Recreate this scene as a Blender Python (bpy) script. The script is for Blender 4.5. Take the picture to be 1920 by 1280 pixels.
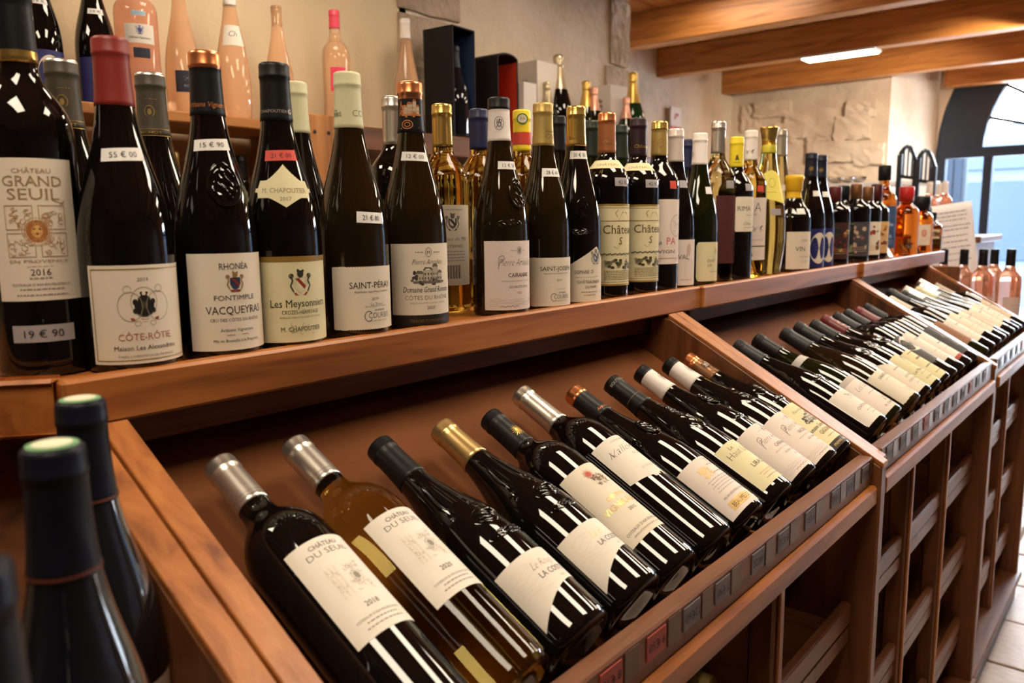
import bpy, bmesh, math, random
from math import sin, cos, tan, pi, radians, sqrt, atan2, degrees
from mathutils import Vector, Matrix
from mathutils.geometry import tessellate_polygon
random.seed(7)
SC = bpy.context.scene
COL = SC.collection
for o in list(bpy.data.objects): bpy.data.objects.remove(o)
CAMZ = 1.355            # everything below is written relative to eye height, then lifted by this much
# ------------------------------------------------------------------ camera
F = 1500.0
def _n(v): return v.normalized()
UP_C = -_n(Vector((120.0, 10060.0, F)))
X_C = Vector((1260.0, -238.0, F)); X_C = _n(X_C - UP_C * X_C.dot(UP_C))
Y_C = UP_C.cross(X_C)
def c2w(v): return Vector((X_C.dot(v), Y_C.dot(v), UP_C.dot(v)))
cam = bpy.data.cameras.new('camera'); cam.sensor_width = 36; cam.lens = F / 1920 * 36
cam.clip_start = .02; cam.clip_end = 200
camo = bpy.data.objects.new('camera', cam); COL.objects.link(camo)
r_, u_, b_ = c2w(Vector((1, 0, 0))), c2w(Vector((0, -1, 0))), c2w(Vector((0, 0, -1)))
camo.matrix_world = Matrix(((r_.x, u_.x, b_.x, 0), (r_.y, u_.y, b_.y, 0), (r_.z, u_.z, b_.z, CAMZ), (0, 0, 0, 1)))
cam.dof.use_dof = True; cam.dof.focus_distance = 1.08; cam.dof.aperture_fstop = 6.5
SC.camera = camo
def ray(u, v): return c2w(Vector((u - 960, v - 640, F)))
def on_y(u, v, y): d = ray(u, v); return d * (y / d.y)
def on_z(u, v, z): d = ray(u, v); return d * (z / d.z)
def on_x(u, v, x): d = ray(u, v); return d * (x / d.x)
# ------------------------------------------------------------------ world and exposure
w = bpy.data.worlds.new('daylight'); SC.world = w; w.use_nodes = True
bg = w.node_tree.nodes['Background']; bg.inputs[0].default_value = (.80, .90, 1, 1); bg.inputs[1].default_value = 45.0
SC.view_settings.view_transform = 'Standard'; SC.view_settings.look = 'None'
SC.view_settings.gamma = 1; SC.view_settings.use_curve_mapping = False
SC.view_settings.exposure = 0.0
LAMP = 20.0             # emission of the ceiling panels
LAMPCOL = (1, .84, .63)
# ------------------------------------------------------------------ materials
MATS = {}
def srgb(h):
    h = h.lstrip('#'); c = [int(h[i:i+2], 16) / 255 for i in (0, 2, 4)]
    return tuple((x / 12.92 if x <= .04045 else ((x + .055) / 1.055) ** 2.4) for x in c)
def pr(name, col, rough=.5, metal=0, trans=0, ior=1.45, emit=None, es=0, coat=0, spec=None):
    if name in MATS: return MATS[name]
    m = bpy.data.materials.new(name); m.use_nodes = True
    b = m.node_tree.nodes['Principled BSDF']
    if isinstance(col, str): col = srgb(col)
    b.inputs['Base Color'].default_value = (*col, 1); b.inputs['Roughness'].default_value = rough
    b.inputs['Metallic'].default_value = metal; b.inputs['Transmission Weight'].default_value = trans
    b.inputs['IOR'].default_value = ior
    if coat: b.inputs['Coat Weight'].default_value = coat; b.inputs['Coat Roughness'].default_value = .03
    if spec is not None: b.inputs['Specular IOR Level'].default_value = spec
    if emit: b.inputs['Emission Color'].default_value = (*emit, 1); b.inputs['Emission Strength'].default_value = es
    MATS[name] = m; return m
def ink(h):  return pr('ink_' + h.lstrip('#'), h, .6)
def gold_ink(): return pr('gold_ink', (.55, .36, .10), .35, .8)
def noisy(name, stops, scale, rough=.8, bump=.3, bscale=None, detail=6, stretch=(1, 1, 1), dist=.0, bdist=.01):
    if name in MATS: return MATS[name]
    m = bpy.data.materials.new(name); m.use_nodes = True; nt = m.node_tree; N = nt.nodes; L = nt.links
    b = N['Principled BSDF']; b.inputs['Roughness'].default_value = rough
    tc = N.new('ShaderNodeTexCoord'); mp = N.new('ShaderNodeMapping'); mp.inputs['Scale'].default_value = stretch
    L.new(tc.outputs['Object'], mp.inputs[0])
    n = N.new('ShaderNodeTexNoise'); n.inputs['Scale'].default_value = scale; n.inputs['Detail'].default_value = detail
    n.inputs['Distortion'].default_value = dist
    L.new(mp.outputs[0], n.inputs[0])
    cr = N.new('ShaderNodeValToRGB'); e = cr.color_ramp.elements
    while len(e) < len(stops): e.new(.5)
    for i, (p, c) in enumerate(stops):
        e[i].position = p; e[i].color = (*(srgb(c) if isinstance(c, str) else c), 1)
    L.new(n.outputs['Fac'], cr.inputs[0]); L.new(cr.outputs[0], b.inputs['Base Color'])
    if bump:
        n2 = N.new('ShaderNodeTexNoise'); n2.inputs['Scale'].default_value = bscale or scale * 3; n2.inputs['Detail'].default_value = 5
        L.new(mp.outputs[0], n2.inputs[0])
        bp = N.new('ShaderNodeBump'); bp.inputs['Strength'].default_value = bump; bp.inputs['Distance'].default_value = bdist
        L.new(n2.outputs['Fac'], bp.inputs['Height']); L.new(bp.outputs[0], b.inputs['Normal'])
    MATS[name] = m; return m
def wood(axis, tone='warm'):
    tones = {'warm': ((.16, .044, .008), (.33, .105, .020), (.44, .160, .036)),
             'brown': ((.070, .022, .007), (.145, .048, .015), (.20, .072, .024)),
             'pine': ((.24, .085, .018), (.40, .155, .035), (.50, .21, .055)),
             'dark': ((.035, .014, .007), (.06, .024, .012), (.09, .036, .018))}[tone]
    st = {'x': (.7, 9, 9), 'y': (9, .7, 9), 'z': (9, 9, .7), 's': (9, .9, 1.4)}[axis]
    return noisy('wood_%s_%s' % (tone, axis), [(.30, tones[0]), (.48, tones[1]), (.70, tones[2])], 3.2, .42, .12, 14, 7, st, 1.2, .004)
PLASTER = noisy('cream_plaster', [(.3, (.68, .53, .34)), (.7, (.77, .63, .43))], 2.2, .9, .35, 90, 6, bdist=.004)
OLDPL = noisy('old_plaster', [(.28, (.46, .35, .25)), (.5, (.64, .53, .41)), (.72, (.74, .65, .54))], 1.7, .92, .7, 14, 9, bdist=.02)
STONE = noisy('limestone', [(.25, (.30, .22, .15)), (.5, (.46, .36, .27)), (.75, (.58, .48, .38))], 5, .92, .9, 30, 9, bdist=.02)
TILE = noisy('floor_tile', [(.3, (.46, .33, .25)), (.7, (.62, .48, .38))], 3, .45, .2, 40, 5)
GROUT = noisy('grout', [(.3, (.18, .12, .09)), (.7, (.26, .19, .14))], 8, .9, .3)
BLACK = pr('black_metal', (.012, .014, .02), .45)
def glass_dark(name, c): return pr(name, c, .035, 0, 0, 1.5, spec=.65)
GD = glass_dark('black_glass', (.004, .003, .003))
GB = glass_dark('brown_black_glass', (.014, .008, .003))
GG = glass_dark('green_black_glass', (.006, .008, .002))
GBL = glass_dark('blue_black_glass', (.006, .007, .011))
def wine_glass(name, c, rough=.0): return pr(name, c, rough, 0, 1.0, 1.36)
W_GOLD = wine_glass('golden_wine', (.95, .66, .13)); W_PALE = wine_glass('pale_wine', (.86, .76, .36))
W_OLIVE = wine_glass('olive_wine', (.80, .68, .22)); W_GREEN = wine_glass('green_glass_wine', (.22, .24, .05))
W_AMBER = wine_glass('amber_spirit', (.80, .26, .04)); W_CLEAR = wine_glass('clear_glass', (.95, .96, .95))
ROSE = pr('rose_wine', (.95, .52, .37), .03, 0, .72, 1.36); ROSE2 = pr('peach_wine', (.97, .66, .44), .03, 0, .72, 1.36)
PAPER = pr('cream_paper', (.74, .66, .54), .75); PAPERW = pr('white_paper', (.76, .70, .62), .75)
PAPERY = pr('ivory_paper', (.70, .64, .40), .75); PAPERP = pr('rosy_paper', (.74, .64, .58), .75)
TAGW = pr('tag_paper', (.78, .76, .74), .6); TAGR = pr('red_tag_paper', (.62, .07, .05), .6)
def cap(name, c, rough=.4, metal=0): return pr('capsule_' + name, c, rough, metal)
CK = pr('capsule_black', (.008, .008, .009), .40, spec=.3); CKB = cap('blue_black', (.018, .020, .028), .4); CRED = cap('brick_red', (.22, .022, .016), .42)
CCOP = cap('copper', (.72, .27, .11), .28, .9); CGOLD = cap('gold', (.66, .45, .13), .26, .9); CGOLDM = cap('matt_gold', (.52, .37, .12), .4, .6)
CSIL = cap('silver', (.70, .66, .60), .3, .9); CWHT = cap('white', (.80, .74, .70), .5); CYEL = cap('yellow', (.80, .62, .03), .4)
CGRN = cap('cream_green', (.62, .60, .38), .5); COLV = cap('olive_grey', (.058, .048, .034), .45); CNAVY = cap('navy', (.012, .016, .06), .4)
CPUR = cap('plum', (.022, .007, .012), .42); CDGR = cap('dark_green', (.012, .020, .012), .4); CBRD = cap('burgundy', (.16, .018, .025), .35)
CPNK = cap('pink', (.72, .06, .10), .4); CBRN = cap('brown_foil', (.20, .09, .035), .35, .5); CGREY = pr('capsule_charcoal', (.016, .016, .019), .42, spec=.35)
# ------------------------------------------------------------------ mesh helpers
def mk(name, verts, faces, mats, parent=None, midx=None, smooth=False, loc=None):
    me = bpy.data.meshes.new(name); me.from_pydata(verts, [], faces)
    for m in (mats if isinstance(mats, (list, tuple)) else [mats]): me.materials.append(m)
    if midx: me.polygons.foreach_set('material_index', midx)
    if smooth: me.polygons.foreach_set('use_smooth', [True] * len(me.polygons))
    me.update()
    o = bpy.data.objects.new(name, me); COL.objects.link(o)
    if parent: o.parent = parent
    if loc: o.location = loc
    return o
def tag(o, label=None, cat=None, group=None, kind=None):
    for k, v in (('label', label), ('category', cat), ('group', group), ('kind', kind)):
        if v: o[k] = v
    return o
def empty(name, loc=(0, 0, 0), rot=(0, 0, 0)):
    o = bpy.data.objects.new(name, None); COL.objects.link(o); o.location = loc; o.rotation_euler = rot
    o.empty_display_size = .02; return o
def bev(bm, w, seg=1):
    if w: bmesh.ops.bevel(bm, geom=bm.edges[:], offset=w, segments=seg, affect='EDGES', profile=.6)
def bm_obj(name, bm, mat, parent=None, smooth=False):
    me = bpy.data.meshes.new(name); bm.to_mesh(me); bm.free()
    for m in (mat if isinstance(mat, (list, tuple)) else [mat]): me.materials.append(m)
    if smooth: me.polygons.foreach_set('use_smooth', [True] * len(me.polygons))
    o = bpy.data.objects.new(name, me); COL.objects.link(o)
    if parent: o.parent = parent
    return o
def box(name, x0, x1, y0, y1, z0, z1, mat, parent=None, b=.0015):
    bm = bmesh.new(); bmesh.ops.create_cube(bm, size=1)
    for v in bm.verts: v.co = Vector(((x0 + x1) / 2 + v.co.x * (x1 - x0), (y0 + y1) / 2 + v.co.y * (y1 - y0), (z0 + z1) / 2 + v.co.z * (z1 - z0)))
    bev(bm, min(b, .3 * min(x1 - x0, y1 - y0, z1 - z0)))
    return bm_obj(name, bm, mat, parent)
def prism_x(name, pts, x0, x1, mat, parent=None, b=.0015):      # (y, z) outline swept along x
    bm = bmesh.new(); f = [bm.verts.new((x0, p[0], p[1])) for p in pts]; g = [bm.verts.new((x1, p[0], p[1])) for p in pts]
    n = len(pts); bm.faces.new(f); bm.faces.new(g[::-1])
    for i in range(n): bm.faces.new((f[i], g[i], g[(i + 1) % n], f[(i + 1) % n]))
    bmesh.ops.recalc_face_normals(bm, faces=bm.faces[:]); bev(bm, b)
    return bm_obj(name, bm, mat, parent)
def prism_z(name, pts, z0, z1, mat, parent=None, b=.0015):
    bm = bmesh.new(); f = [bm.verts.new((p[0], p[1], z0)) for p in pts]; g = [bm.verts.new((p[0], p[1], z1)) for p in pts]
    n = len(pts); bm.faces.new(f); bm.faces.new(g[::-1])
    for i in range(n): bm.faces.new((f[i], g[i], g[(i + 1) % n], f[(i + 1) % n]))
    bmesh.ops.recalc_face_normals(bm, faces=bm.faces[:]); bev(bm, b)
    return bm_obj(name, bm, mat, parent)
def beam_between(name, a, b_, w, h, mat, parent=None, bv=.001):   # a straight bar with a rectangular section
    a, b_ = Vector(a), Vector(b_); d = (b_ - a); L = d.length; d.normalize()
    s = d.cross(Vector((0, 0, 1)))
    if s.length < 1e-4: s = Vector((1, 0, 0))
    s.normalize(); t = s.cross(d)
    bm = bmesh.new(); bmesh.ops.create_cube(bm, size=1)
    for v in bm.verts: v.co = a + d * ((v.co.x + .5) * L) + s * (v.co.y * w) + t * (v.co.z * h)
    bev(bm, bv)
    return bm_obj(name, bm, mat, parent)
def lathe(rings, seg, capb=True, capt=True):
    V = []; Fc = []
    for r, z in rings:
        for k in range(seg):
            a = 2 * pi * k / seg; V.append((r * cos(a), r * sin(a), z))
    for i in range(len(rings) - 1):
        for k in range(seg):
            k2 = (k + 1) % seg
            Fc.append((i * seg + k, i * seg + k2, (i + 1) * seg + k2, (i + 1) * seg + k))
    if capb: Fc.append(tuple(range(seg))[::-1])
    if capt: Fc.append(tuple((len(rings) - 1) * seg + k for k in range(seg)))
    return V, Fc
# ------------------------------------------------------------------ flat print: text and little drawings in (u, v) metres
TXT = {}
def text2d(s, serif=True, shear=0, thin=0):
    key = (s, serif, shear, thin)
    if key in TXT: return TXT[key]
    cu = bpy.data.curves.new('t', 'FONT'); cu.body = s; cu.size = 1; cu.resolution_u = 2; cu.shear = shear
    cu.offset = -thin; cu.fill_mode = 'FRONT'; cu.dimensions = '2D'
    o = bpy.data.objects.new('t', cu); COL.objects.link(o)
    dg = bpy.context.evaluated_depsgraph_get(); me = bpy.data.meshes.new_from_object(o.evaluated_get(dg))
    bmx = bmesh.new(); bmx.from_mesh(me); bmesh.ops.remove_doubles(bmx, verts=bmx.verts[:], dist=1e-5)
    V = [(v.co.x, v.co.y) for v in bmx.verts]; bmx.verts.index_update()
    Fc = [tuple(v.index for v in f.verts) for f in bmx.faces]
    if serif:
        ex = []
        for e in bmx.edges:
            if len(e.link_faces) == 1:
                p, q = e.verts[0].co, e.verts[1].co
                if abs(p.y - q.y) < 2e-3 and .035 < abs(p.x - q.x) < .19:
                    c = sum((v.co for v in e.link_faces[0].verts), Vector()) / len(e.link_faces[0].verts)
                    ex.append((min(p.x, q.x), max(p.x, q.x), p.y, 1 if c.y > p.y else -1))
        for x0, x1, y, sg in ex:
            i = len(V); V += [(x0 - .05, y), (x1 + .05, y), (x1 + .012, y + sg * .035), (x0 - .012, y + sg * .035)]
            Fc.append((i, i + 1, i + 2, i + 3))
    bmx.free(); bpy.data.objects.remove(o); bpy.data.curves.remove(cu); bpy.data.meshes.remove(me)
    CH = .727
    V = [(x / CH, y / CH) for x, y in V]
    if V: x0 = min(v[0] for v in V); x1 = max(v[0] for v in V)
    else: x0 = x1 = 0
    V = [(x - x0, y) for x, y in V]
    TXT[key] = (V, Fc, x1 - x0); return TXT[key]
class Art:                                   # gathers flat shapes: each shape = (verts, faces, material)
    def __init__(s): s.V = []; s.F = []; s.M = []; s.mats = []
    def mi(s, m):
        if isinstance(m, str): m = ink(m)
        if m not in s.mats: s.mats.append(m)
        return s.mats.index(m)
    def raw(s, V, Fc, m):
        i = len(s.V); s.V += V; k = s.mi(m)
        for f in Fc: s.F.append(tuple(j + i for j in f)); s.M.append(k)
    def text(s, t, u, v, h, m='#2a2422', al='c', serif=True, shear=0, w=None, arc=0, thin=0, rot=0):
        V, Fc, W = text2d(t, serif, shear, thin)
        sx = h if w is None else w / max(W, 1e-6)
        off = {'c': -W * sx / 2, 'l': 0, 'r': -W * sx}[al]
        P = [(off + x * sx, y * h) for x, y in V]
        if arc: P = [(x, y - arc * x * x) for x, y in P]
        if rot: P = [(x * cos(rot) - y * sin(rot), x * sin(rot) + y * cos(rot)) for x, y in P]
        s.raw([(u + x, v + y) for x, y in P], Fc, m)
    def poly(s, pts, m):
        t = tessellate_polygon([[Vector((p[0], p[1], 0)) for p in pts]])
        s.raw([tuple(p) for p in pts], [tuple(x) for x in t], m)
    def rect(s, u0, v0, u1, v1, m): 
        n = max(1, int(abs(u1 - u0) / .004))
        V = []; 
        for i in range(n + 1):
            x = u0 + (u1 - u0) * i / n; V += [(x, v0), (x, v1)]
        s.raw(V, [(2 * i, 2 * i + 2, 2 * i + 3, 2 * i + 1) for i in range(n)], m)
    def ell(s, u, v, a, b, m, n=18): s.raw([(u, v)] + [(u + a * cos(2 * pi * i / n), v + b * sin(2 * pi * i / n)) for i in range(n)], [(0, 1 + i, 1 + (i + 1) % n) for i in range(n)], m)
    def ring(s, u, v, a, b, t, m, n=24, a0=0, a1=2 * pi):
        V = []
        for i in range(n + 1):
            q = a0 + (a1 - a0) * i / n
            V += [(u + a * cos(q), v + b * sin(q)), (u + (a - t) * cos(q), v + (b - t) * sin(q))]
        s.raw(V, [(2 * i, 2 * i + 2, 2 * i + 3, 2 * i + 1) for i in range(n)], m)
    def line(s, pts, w, m):
        for (x0, y0), (x1, y1) in zip(pts, pts[1:]):
            dx, dy = x1 - x0, y1 - y0; L = sqrt(dx * dx + dy * dy) or 1; nx, ny = -dy / L * w / 2, dx / L * w / 2
            s.raw([(x0 + nx, y0 + ny), (x0 - nx, y0 - ny), (x1 - nx, y1 - ny), (x1 + nx, y1 + ny)], [(0, 1, 2, 3)], m)
    def frame(s, u0, v0, u1, v1, t, m):
        s.rect(u0, v0, u1, v0 + t, m); s.rect(u0, v1 - t, u1, v1, m); s.rect(u0, v0, u0 + t, v1, m); s.rect(u1 - t, v0, u1, v1, m)
    # small emblems
    def crest(s, u, v, z, c1='#27304f', c2='#7d2a1e', c3='#8a6a3a'):
        s.poly([(u - z, v + z), (u + z, v + z), (u + z, v - z * .2), (u + z * .6, v - z), (u, v - z * 1.35), (u - z * .6, v - z), (u - z, v - z * .2)], c1)
        s.poly([(u - z * .85, v + z * .85), (u - z * .2, v + z * .85), (u + z * .85, v - z * .35), (u + z * .6, v - z * .8)], c2)
        s.ell(u, v + z * 1.5, z * .5, z * .55, c3); s.ell(u - z * .35, v + z * 2.0, z * .2, z * .25, c3); s.ell(u + z * .4, v + z * 1.95, z * .22, z * .2, c3)
        for k in (-1, 1):
            s.line([(u + k * z * 1.1, v - z * 1.2), (u + k * z * 1.55, v - z * .3), (u + k * z * 1.2, v + z * .5), (u + k * z * 1.5, v + z * 1.1), (u + k * z * 1.1, v + z * 1.45)], z * .22, c3); s.ring(u + k * z * 1.4, v + z * 1.2, z * .38, z * .38, z * .16, c3, 10)
        s.poly([(u - z * 1.1, v - z * 1.3), (u + z * 1.1, v - z * 1.3), (u + z * .8, v - z * 1.75), (u - z * .8, v - z * 1.75)], c2)
    def house(s, u, v, w, h, c='#6d665c', c2='#3f3b36'):
        rnd = random.Random(3)
        s.rect(u - w * .5, v, u + w * .5, v + h * .12, c)
        for x0, x1, t in ((-.42, -.18, .5), (-.18, .12, .68), (.12, .32, .85), (.32, .5, .52)):
            s.rect(u + x0 * w, v + h * .1, u + x1 * w, v + h * t, '#b6ab97')
            s.frame(u + x0 * w, v + h * .1, u + x1 * w, v + h * t, w * .008, c2)
            s.poly([(u + (x0 - .02) * w, v + h * t), (u + (x1 + .02) * w, v + h * t), (u + (x1 - .04) * w, v + h * (t + .14)), (u + (x0 + .05) * w, v + h * (t + .16))], c)
            n = 3
            for i in range(n):
                for j in range(2):
                    x = u + (x0 + (x1 - x0) * (i + .35) / n) * w; y = v + h * (.2 + j * .22)
                    if y + h * .1 < v + h * t: s.rect(x, y, x + (x1 - x0) * w / n * .4, y + h * .11, c2)
        for i in range(16):
            x = u + rnd.uniform(-.55, .55) * w; y = v + rnd.uniform(-.05, .2) * h; s.ell(x, y, w * .05, h * .07, c if i % 2 else c2, 7)
        for i in range(6): s.ell(u - w * .45 + rnd.uniform(-.06, .06) * w, v + h * rnd.uniform(.2, .6), w * .05, h * .09, c2, 7)
    def small(s, u, v, w, m='#8b8078', h=.0011):                # a line of type too small to read
        rnd = random.Random(int((u + v + w) * 1e5)); x = u - w / 2
        while x < u + w / 2:
            l = rnd.uniform(.0012, .0045); s.rect(x, v, min(x + l, u + w / 2), v + h, m); x += l + .0009
    def scrolls(s, u, v, a, b, m, n=10, t=.0004, seed=1):
        rnd = random.Random(seed)
        for i in range(n):
            r = rnd.uniform(.12, .3) * min(a, b); s.ring(u + rnd.uniform(-1, 1) * (a - r), v + rnd.uniform(-1, 1) * (b - r), r, r * rnd.uniform(.7, 1.2), t, m, 12, rnd.uniform(0, 3), rnd.uniform(5, 7))
# ------------------------------------------------------------------ bottles
def pchip(P):
    zs = [p[1] for p in P]; rs = [p[0] for p in P]; n = len(P); h = [zs[i + 1] - zs[i] for i in range(n - 1)]; d = [(rs[i + 1] - rs[i]) / h[i] for i in range(n - 1)]
    m = [d[0]] + [0 if d[i - 1] * d[i] <= 0 else 2 * d[i - 1] * d[i] / (d[i - 1] + d[i]) for i in range(1, n - 1)] + [d[-1]]
    def f(z):
        if z <= zs[0]: return rs[0]
        if z >= zs[-1]: return rs[-1]
        i = 0
        while z > zs[i + 1]: i += 1
        t = (z - zs[i]) / h[i]; t2, t3 = t * t, t ** 3
        return (2 * t3 - 3 * t2 + 1) * rs[i] + (t3 - 2 * t2 + t) * h[i] * m[i] + (-2 * t3 + 3 * t2) * rs[i + 1] + (t3 - t2) * h[i] * m[i + 1]
    return f
PROF = {   # (radius in units of R or absolute mm when > 2, height as a share of H)
    'burgundy': [(1, 0), (1, .37), (.985, .42), (.935, .475), (.85, .535), (.74, .59), (.62, .645), (.51, .705), (.43, .76), (.385, .82), (.36, .89), (.35, 1)],
    'bordeaux': [(1, 0), (1, .60), (.985, .635), (.88, .685), (.66, .725), (.46, .755), (.39, .79), (.375, .86), (.36, 1)],
    'champagne': [(1, 0), (1, .40), (.96, .47), (.78, .58), (.54, .70), (.40, .80), (.33, .90), (.34, 1)],
    'flute': [(1, 0), (1, .34), (.97, .42), (.83, .54), (.66, .65), (.52, .76), (.44, .86), (.42, 1)],
    'provence': [(.86, 0), (.98, .10), (1, .22), (.94, .40), (.74, .56), (.50, .70), (.36, .82), (.33, .9), (.33, 1)],
    'slim': [(1, 0), (1, .30), (.93, .42), (.72, .56), (.50, .70), (.38, .82), (.34, .9), (.34, 1)],
    'spirit': [(1, 0), (1, .58), (.97, .63), (.82, .69), (.52, .74), (.38, .78), (.36, .84), (.36, 1)],
    'wide_shoulder': [(1, 0), (1, .66), (.96, .705), (.80, .745), (.52, .78), (.38, .81), (.34, .86), (.34, 1)],
    'flask': [(1, 0), (1, .52), (.96, .58), (.78, .66), (.52, .74), (.40, .80), (.38, 1)],
}
def smooth_profile(P, H, sig):                 # even out the curvature so highlights stay compact
    f = pchip(P); n = 240; raw = [f(H * i / n) for i in range(n + 1)]; k = int(3 * sig * n) + 1
    wt = [math.exp(-.5 * (j / (sig * n)) ** 2) for j in range(-k, k + 1)]; sw = sum(wt); out = []
    for i in range(n + 1): out.append(sum(wt[j + k] * raw[min(max(i + j, 0), n)] for j in range(-k, k + 1)) / sw)
    def g(z):
        t = min(max(z / H, 0), 1) * n; i = min(int(t), n - 1); return out[i] + (out[i + 1] - out[i]) * (t - i)
    return g
class Bottle:
    def __init__(s, name, label, cat, prof, H, R, glass, group=None, seg=44, mouth=True):
        s.ca = 0; s.root = empty(name); tag(s.root, label, cat, group); s.H, s.R, s.seg = H, R, seg
        s.f = smooth_profile([(r * R, z * H) for r, z in PROF[prof]], H, .030 if prof in ('burgundy', 'champagne', 'slim', 'provence', 'flute', 'curvy') else .014)
        zs = [H * i / 72 for i in range(1, 73) if i > 17 or i % 4 == 0]
        rings = [(R * .55, .006), (R * .80, .0), (R * .93, .0008), (R * .985, .0035), (s.f(.008), .008)]
        rings = [(r * PROF[prof][0][0] if i < 4 else r, z) for i, (r, z) in enumerate(rings)]
        rings += [(s.f(z), z) for z in zs if z > .009 and z < H - .001] + [(s.f(H) * .98, H - .0008)]
        V, Fc = lathe(rings, seg); s.body = mk('bottle_body', V, Fc, glass, s.root, None, True)
    def capsule(s, mat, length, top=None, topl=.012, bands=(), flare=0, name='capsule', lip=.0008):
        H = s.H; R0 = H - length; r = lambda z: s.f(z) + .0007
        topc = r(H - .01)
        rings = [(s.f(R0) + .0001, R0), (r(R0 + .0003), R0 + .0003)]
        n = 10
        zl = H - .0165
        for i in range(1, n + 1): z = R0 + (zl - R0) * i / n; rings.append((r(z), z))
        if flare:
            rings = rings[:4] + [(r(R0 + length * .3), R0 + length * .3), (r(H) * .93, R0 + length * .36), (r(H) * 1.05, R0 + length * .62), (r(H) * 1.28, H - .004), (r(H) * 1.26, H - .001), (r(H) * .9, H + .0005)]
        else:
            rings += [(topc + lip, zl + .0012), (topc + lip, H - .0125), (topc + lip * .6, H - .0118), (topc + lip * .6, H - .0035), (topc - .0001, H - .001), (topc - .0018, H + .0002), (topc - .004, H + .0006)]
        V, Fc = lathe(rings, s.seg, False, True)
        mats = [mat]; mi = [0] * len(Fc)
        def paint(z0, z1, m):
            if m not in mats: mats.append(m)
            for i, f in enumerate(Fc):
                zc = sum(V[j][2] for j in f) / len(f)
                if z0 <= zc <= z1: mi[i] = mats.index(m)
        for z0, z1, m in bands: paint(R0 + z0, R0 + z1, m)
        if top: paint(H - topl, H + 1, top)
        s.cap = mk(name, V, Fc, mats, s.root, mi, True); s.caplen = length; return s
    def W(s, u, v, eps, rr, az):
        a = u / rr + az + s.ca; r = s.f(v) + eps; return (r * sin(a), -r * cos(a), v)
    def label(s, v0, v1, width, paper, art=None, az=0, name='label', top=None, bot=None, nu=28, nv=1, shape=None, lab=None, eps=.0002, rot=0, u0=0, cut=None):
        """paper wrapped on the glass; art is drawn by art(Art, half width, v0, v1); top/bot give the edge as a function of u in -1..1"""
        rr = s.f((v0 + v1) / 2); V = []; Fc = []
        if abs(s.f(v0) - s.f(v1)) > .0006: nv = max(nv, 8)
        vm = (v0 + v1) / 2
        def place(u, v, e):
            if rot: u, v = u * cos(rot) - (v - vm) * sin(rot), vm + u * sin(rot) + (v - vm) * cos(rot)
            return s.W(u + u0, v, e, rr, az)
        for i in range(nu + 1):
            t = -1 + 2 * i / nu; a = v0 + (bot(t) if bot else 0); b = v1 + (top(t) if top else 0)
            for j in range(nv + 1): V.append(place(t * width / 2, a + (b - a) * j / nv, eps))
        for i in range(nu):
            for j in range(nv): k = i * (nv + 1) + j; Fc.append((k, k + nv + 1, k + nv + 2, k + 1))
        lo = mk(name, V, Fc, paper, s.root, None, True)
        if lab: lo['label'] = lab
        if art:
            for nm, fn in (art if isinstance(art, (list, tuple)) else [('lettering', art)]):
                A = Art(); fn(A, width / 2, v0, v1)
                if A.F: mk(nm, [place(x, y, eps + .00032) for x, y in A.V], A.F, A.mats, lo, A.M)
        s.last = lo; return s
    def mark(s, fn, v, az=0, eps=.0012, parent=None, name='lettering'):      # print straight onto capsule or glass
        A = Art(); fn(A); rr = s.f(v)
        mk(name, [s.W(x, v + y, eps, rr, az) for x, y in A.V], A.F, A.mats, parent or s.cap, A.M); return s
    def price(s, v, t, az=0, w=.036, h=.011, mat=None, rot=0, col='#3a3a40', u0=0):
        return s.label(v - h / 2, v + h / 2, w, mat or TAGW, lambda A, W, a, b: A.text(t, 0, a + h * .28, h * .45, col, serif=False, w=w * .62), az, 'price_tag', nu=12, nv=4, rot=rot, eps=.0003, u0=u0)
    def seal(s, v, a, b, az=0, amp=.0014, mat=None, seed=2, n=26, oval=True, name='embossed_crest'):   # moulded relief in the glass
        rnd = random.Random(seed); rr = s.f(v); V = []; Fc = []
        ph = [(rnd.uniform(2, 9), rnd.uniform(2, 9), rnd.uniform(0, 6)) for _ in range(5)]
        M = 30
        for i in range(n + 1):
            for j in range(M):
                t = i / n; q = 2 * pi * j / M; x, y = a * t * cos(q), b * t * sin(q)
                if oval: hgt = amp * (1.0 if t < .97 else .0) + (amp * .9 if .80 < t < .95 else 0)
                else: hgt = 0
                if t < .76 or not oval:
                    g = sum(sin(k1 * x / a * 2.2 + k2 * y / b * 2.2 + p) for k1, k2, p in ph) / 2.2
                    hgt += amp * max(0, g) * (1 if oval else (1 - t ** 3))
                V.append(s.W(x, v + y, hgt - .0002 if t > .99 else hgt, rr, az))
        for i in range(n):
            for j in range(M): j2 = (j + 1) % M; Fc.append((i * M + j, (i + 1) * M + j, (i + 1) * M + j2, i * M + j2))
        mk(name, V, Fc, mat or s.body.data.materials[0], s.root, None, True); return s
    # ca: the side of a standing bottle that faces down the aisle; all azimuths are measured from it
    def stand(s, x, y, z, rz=0): s.root.location = (x, y, z); s.root.rotation_euler = (0, 0, rz); return s
SHELF = -.13
def stand_h(px, y): P = on_y(px[0], px[1], y); return P.x, P.z - SHELF
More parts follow.
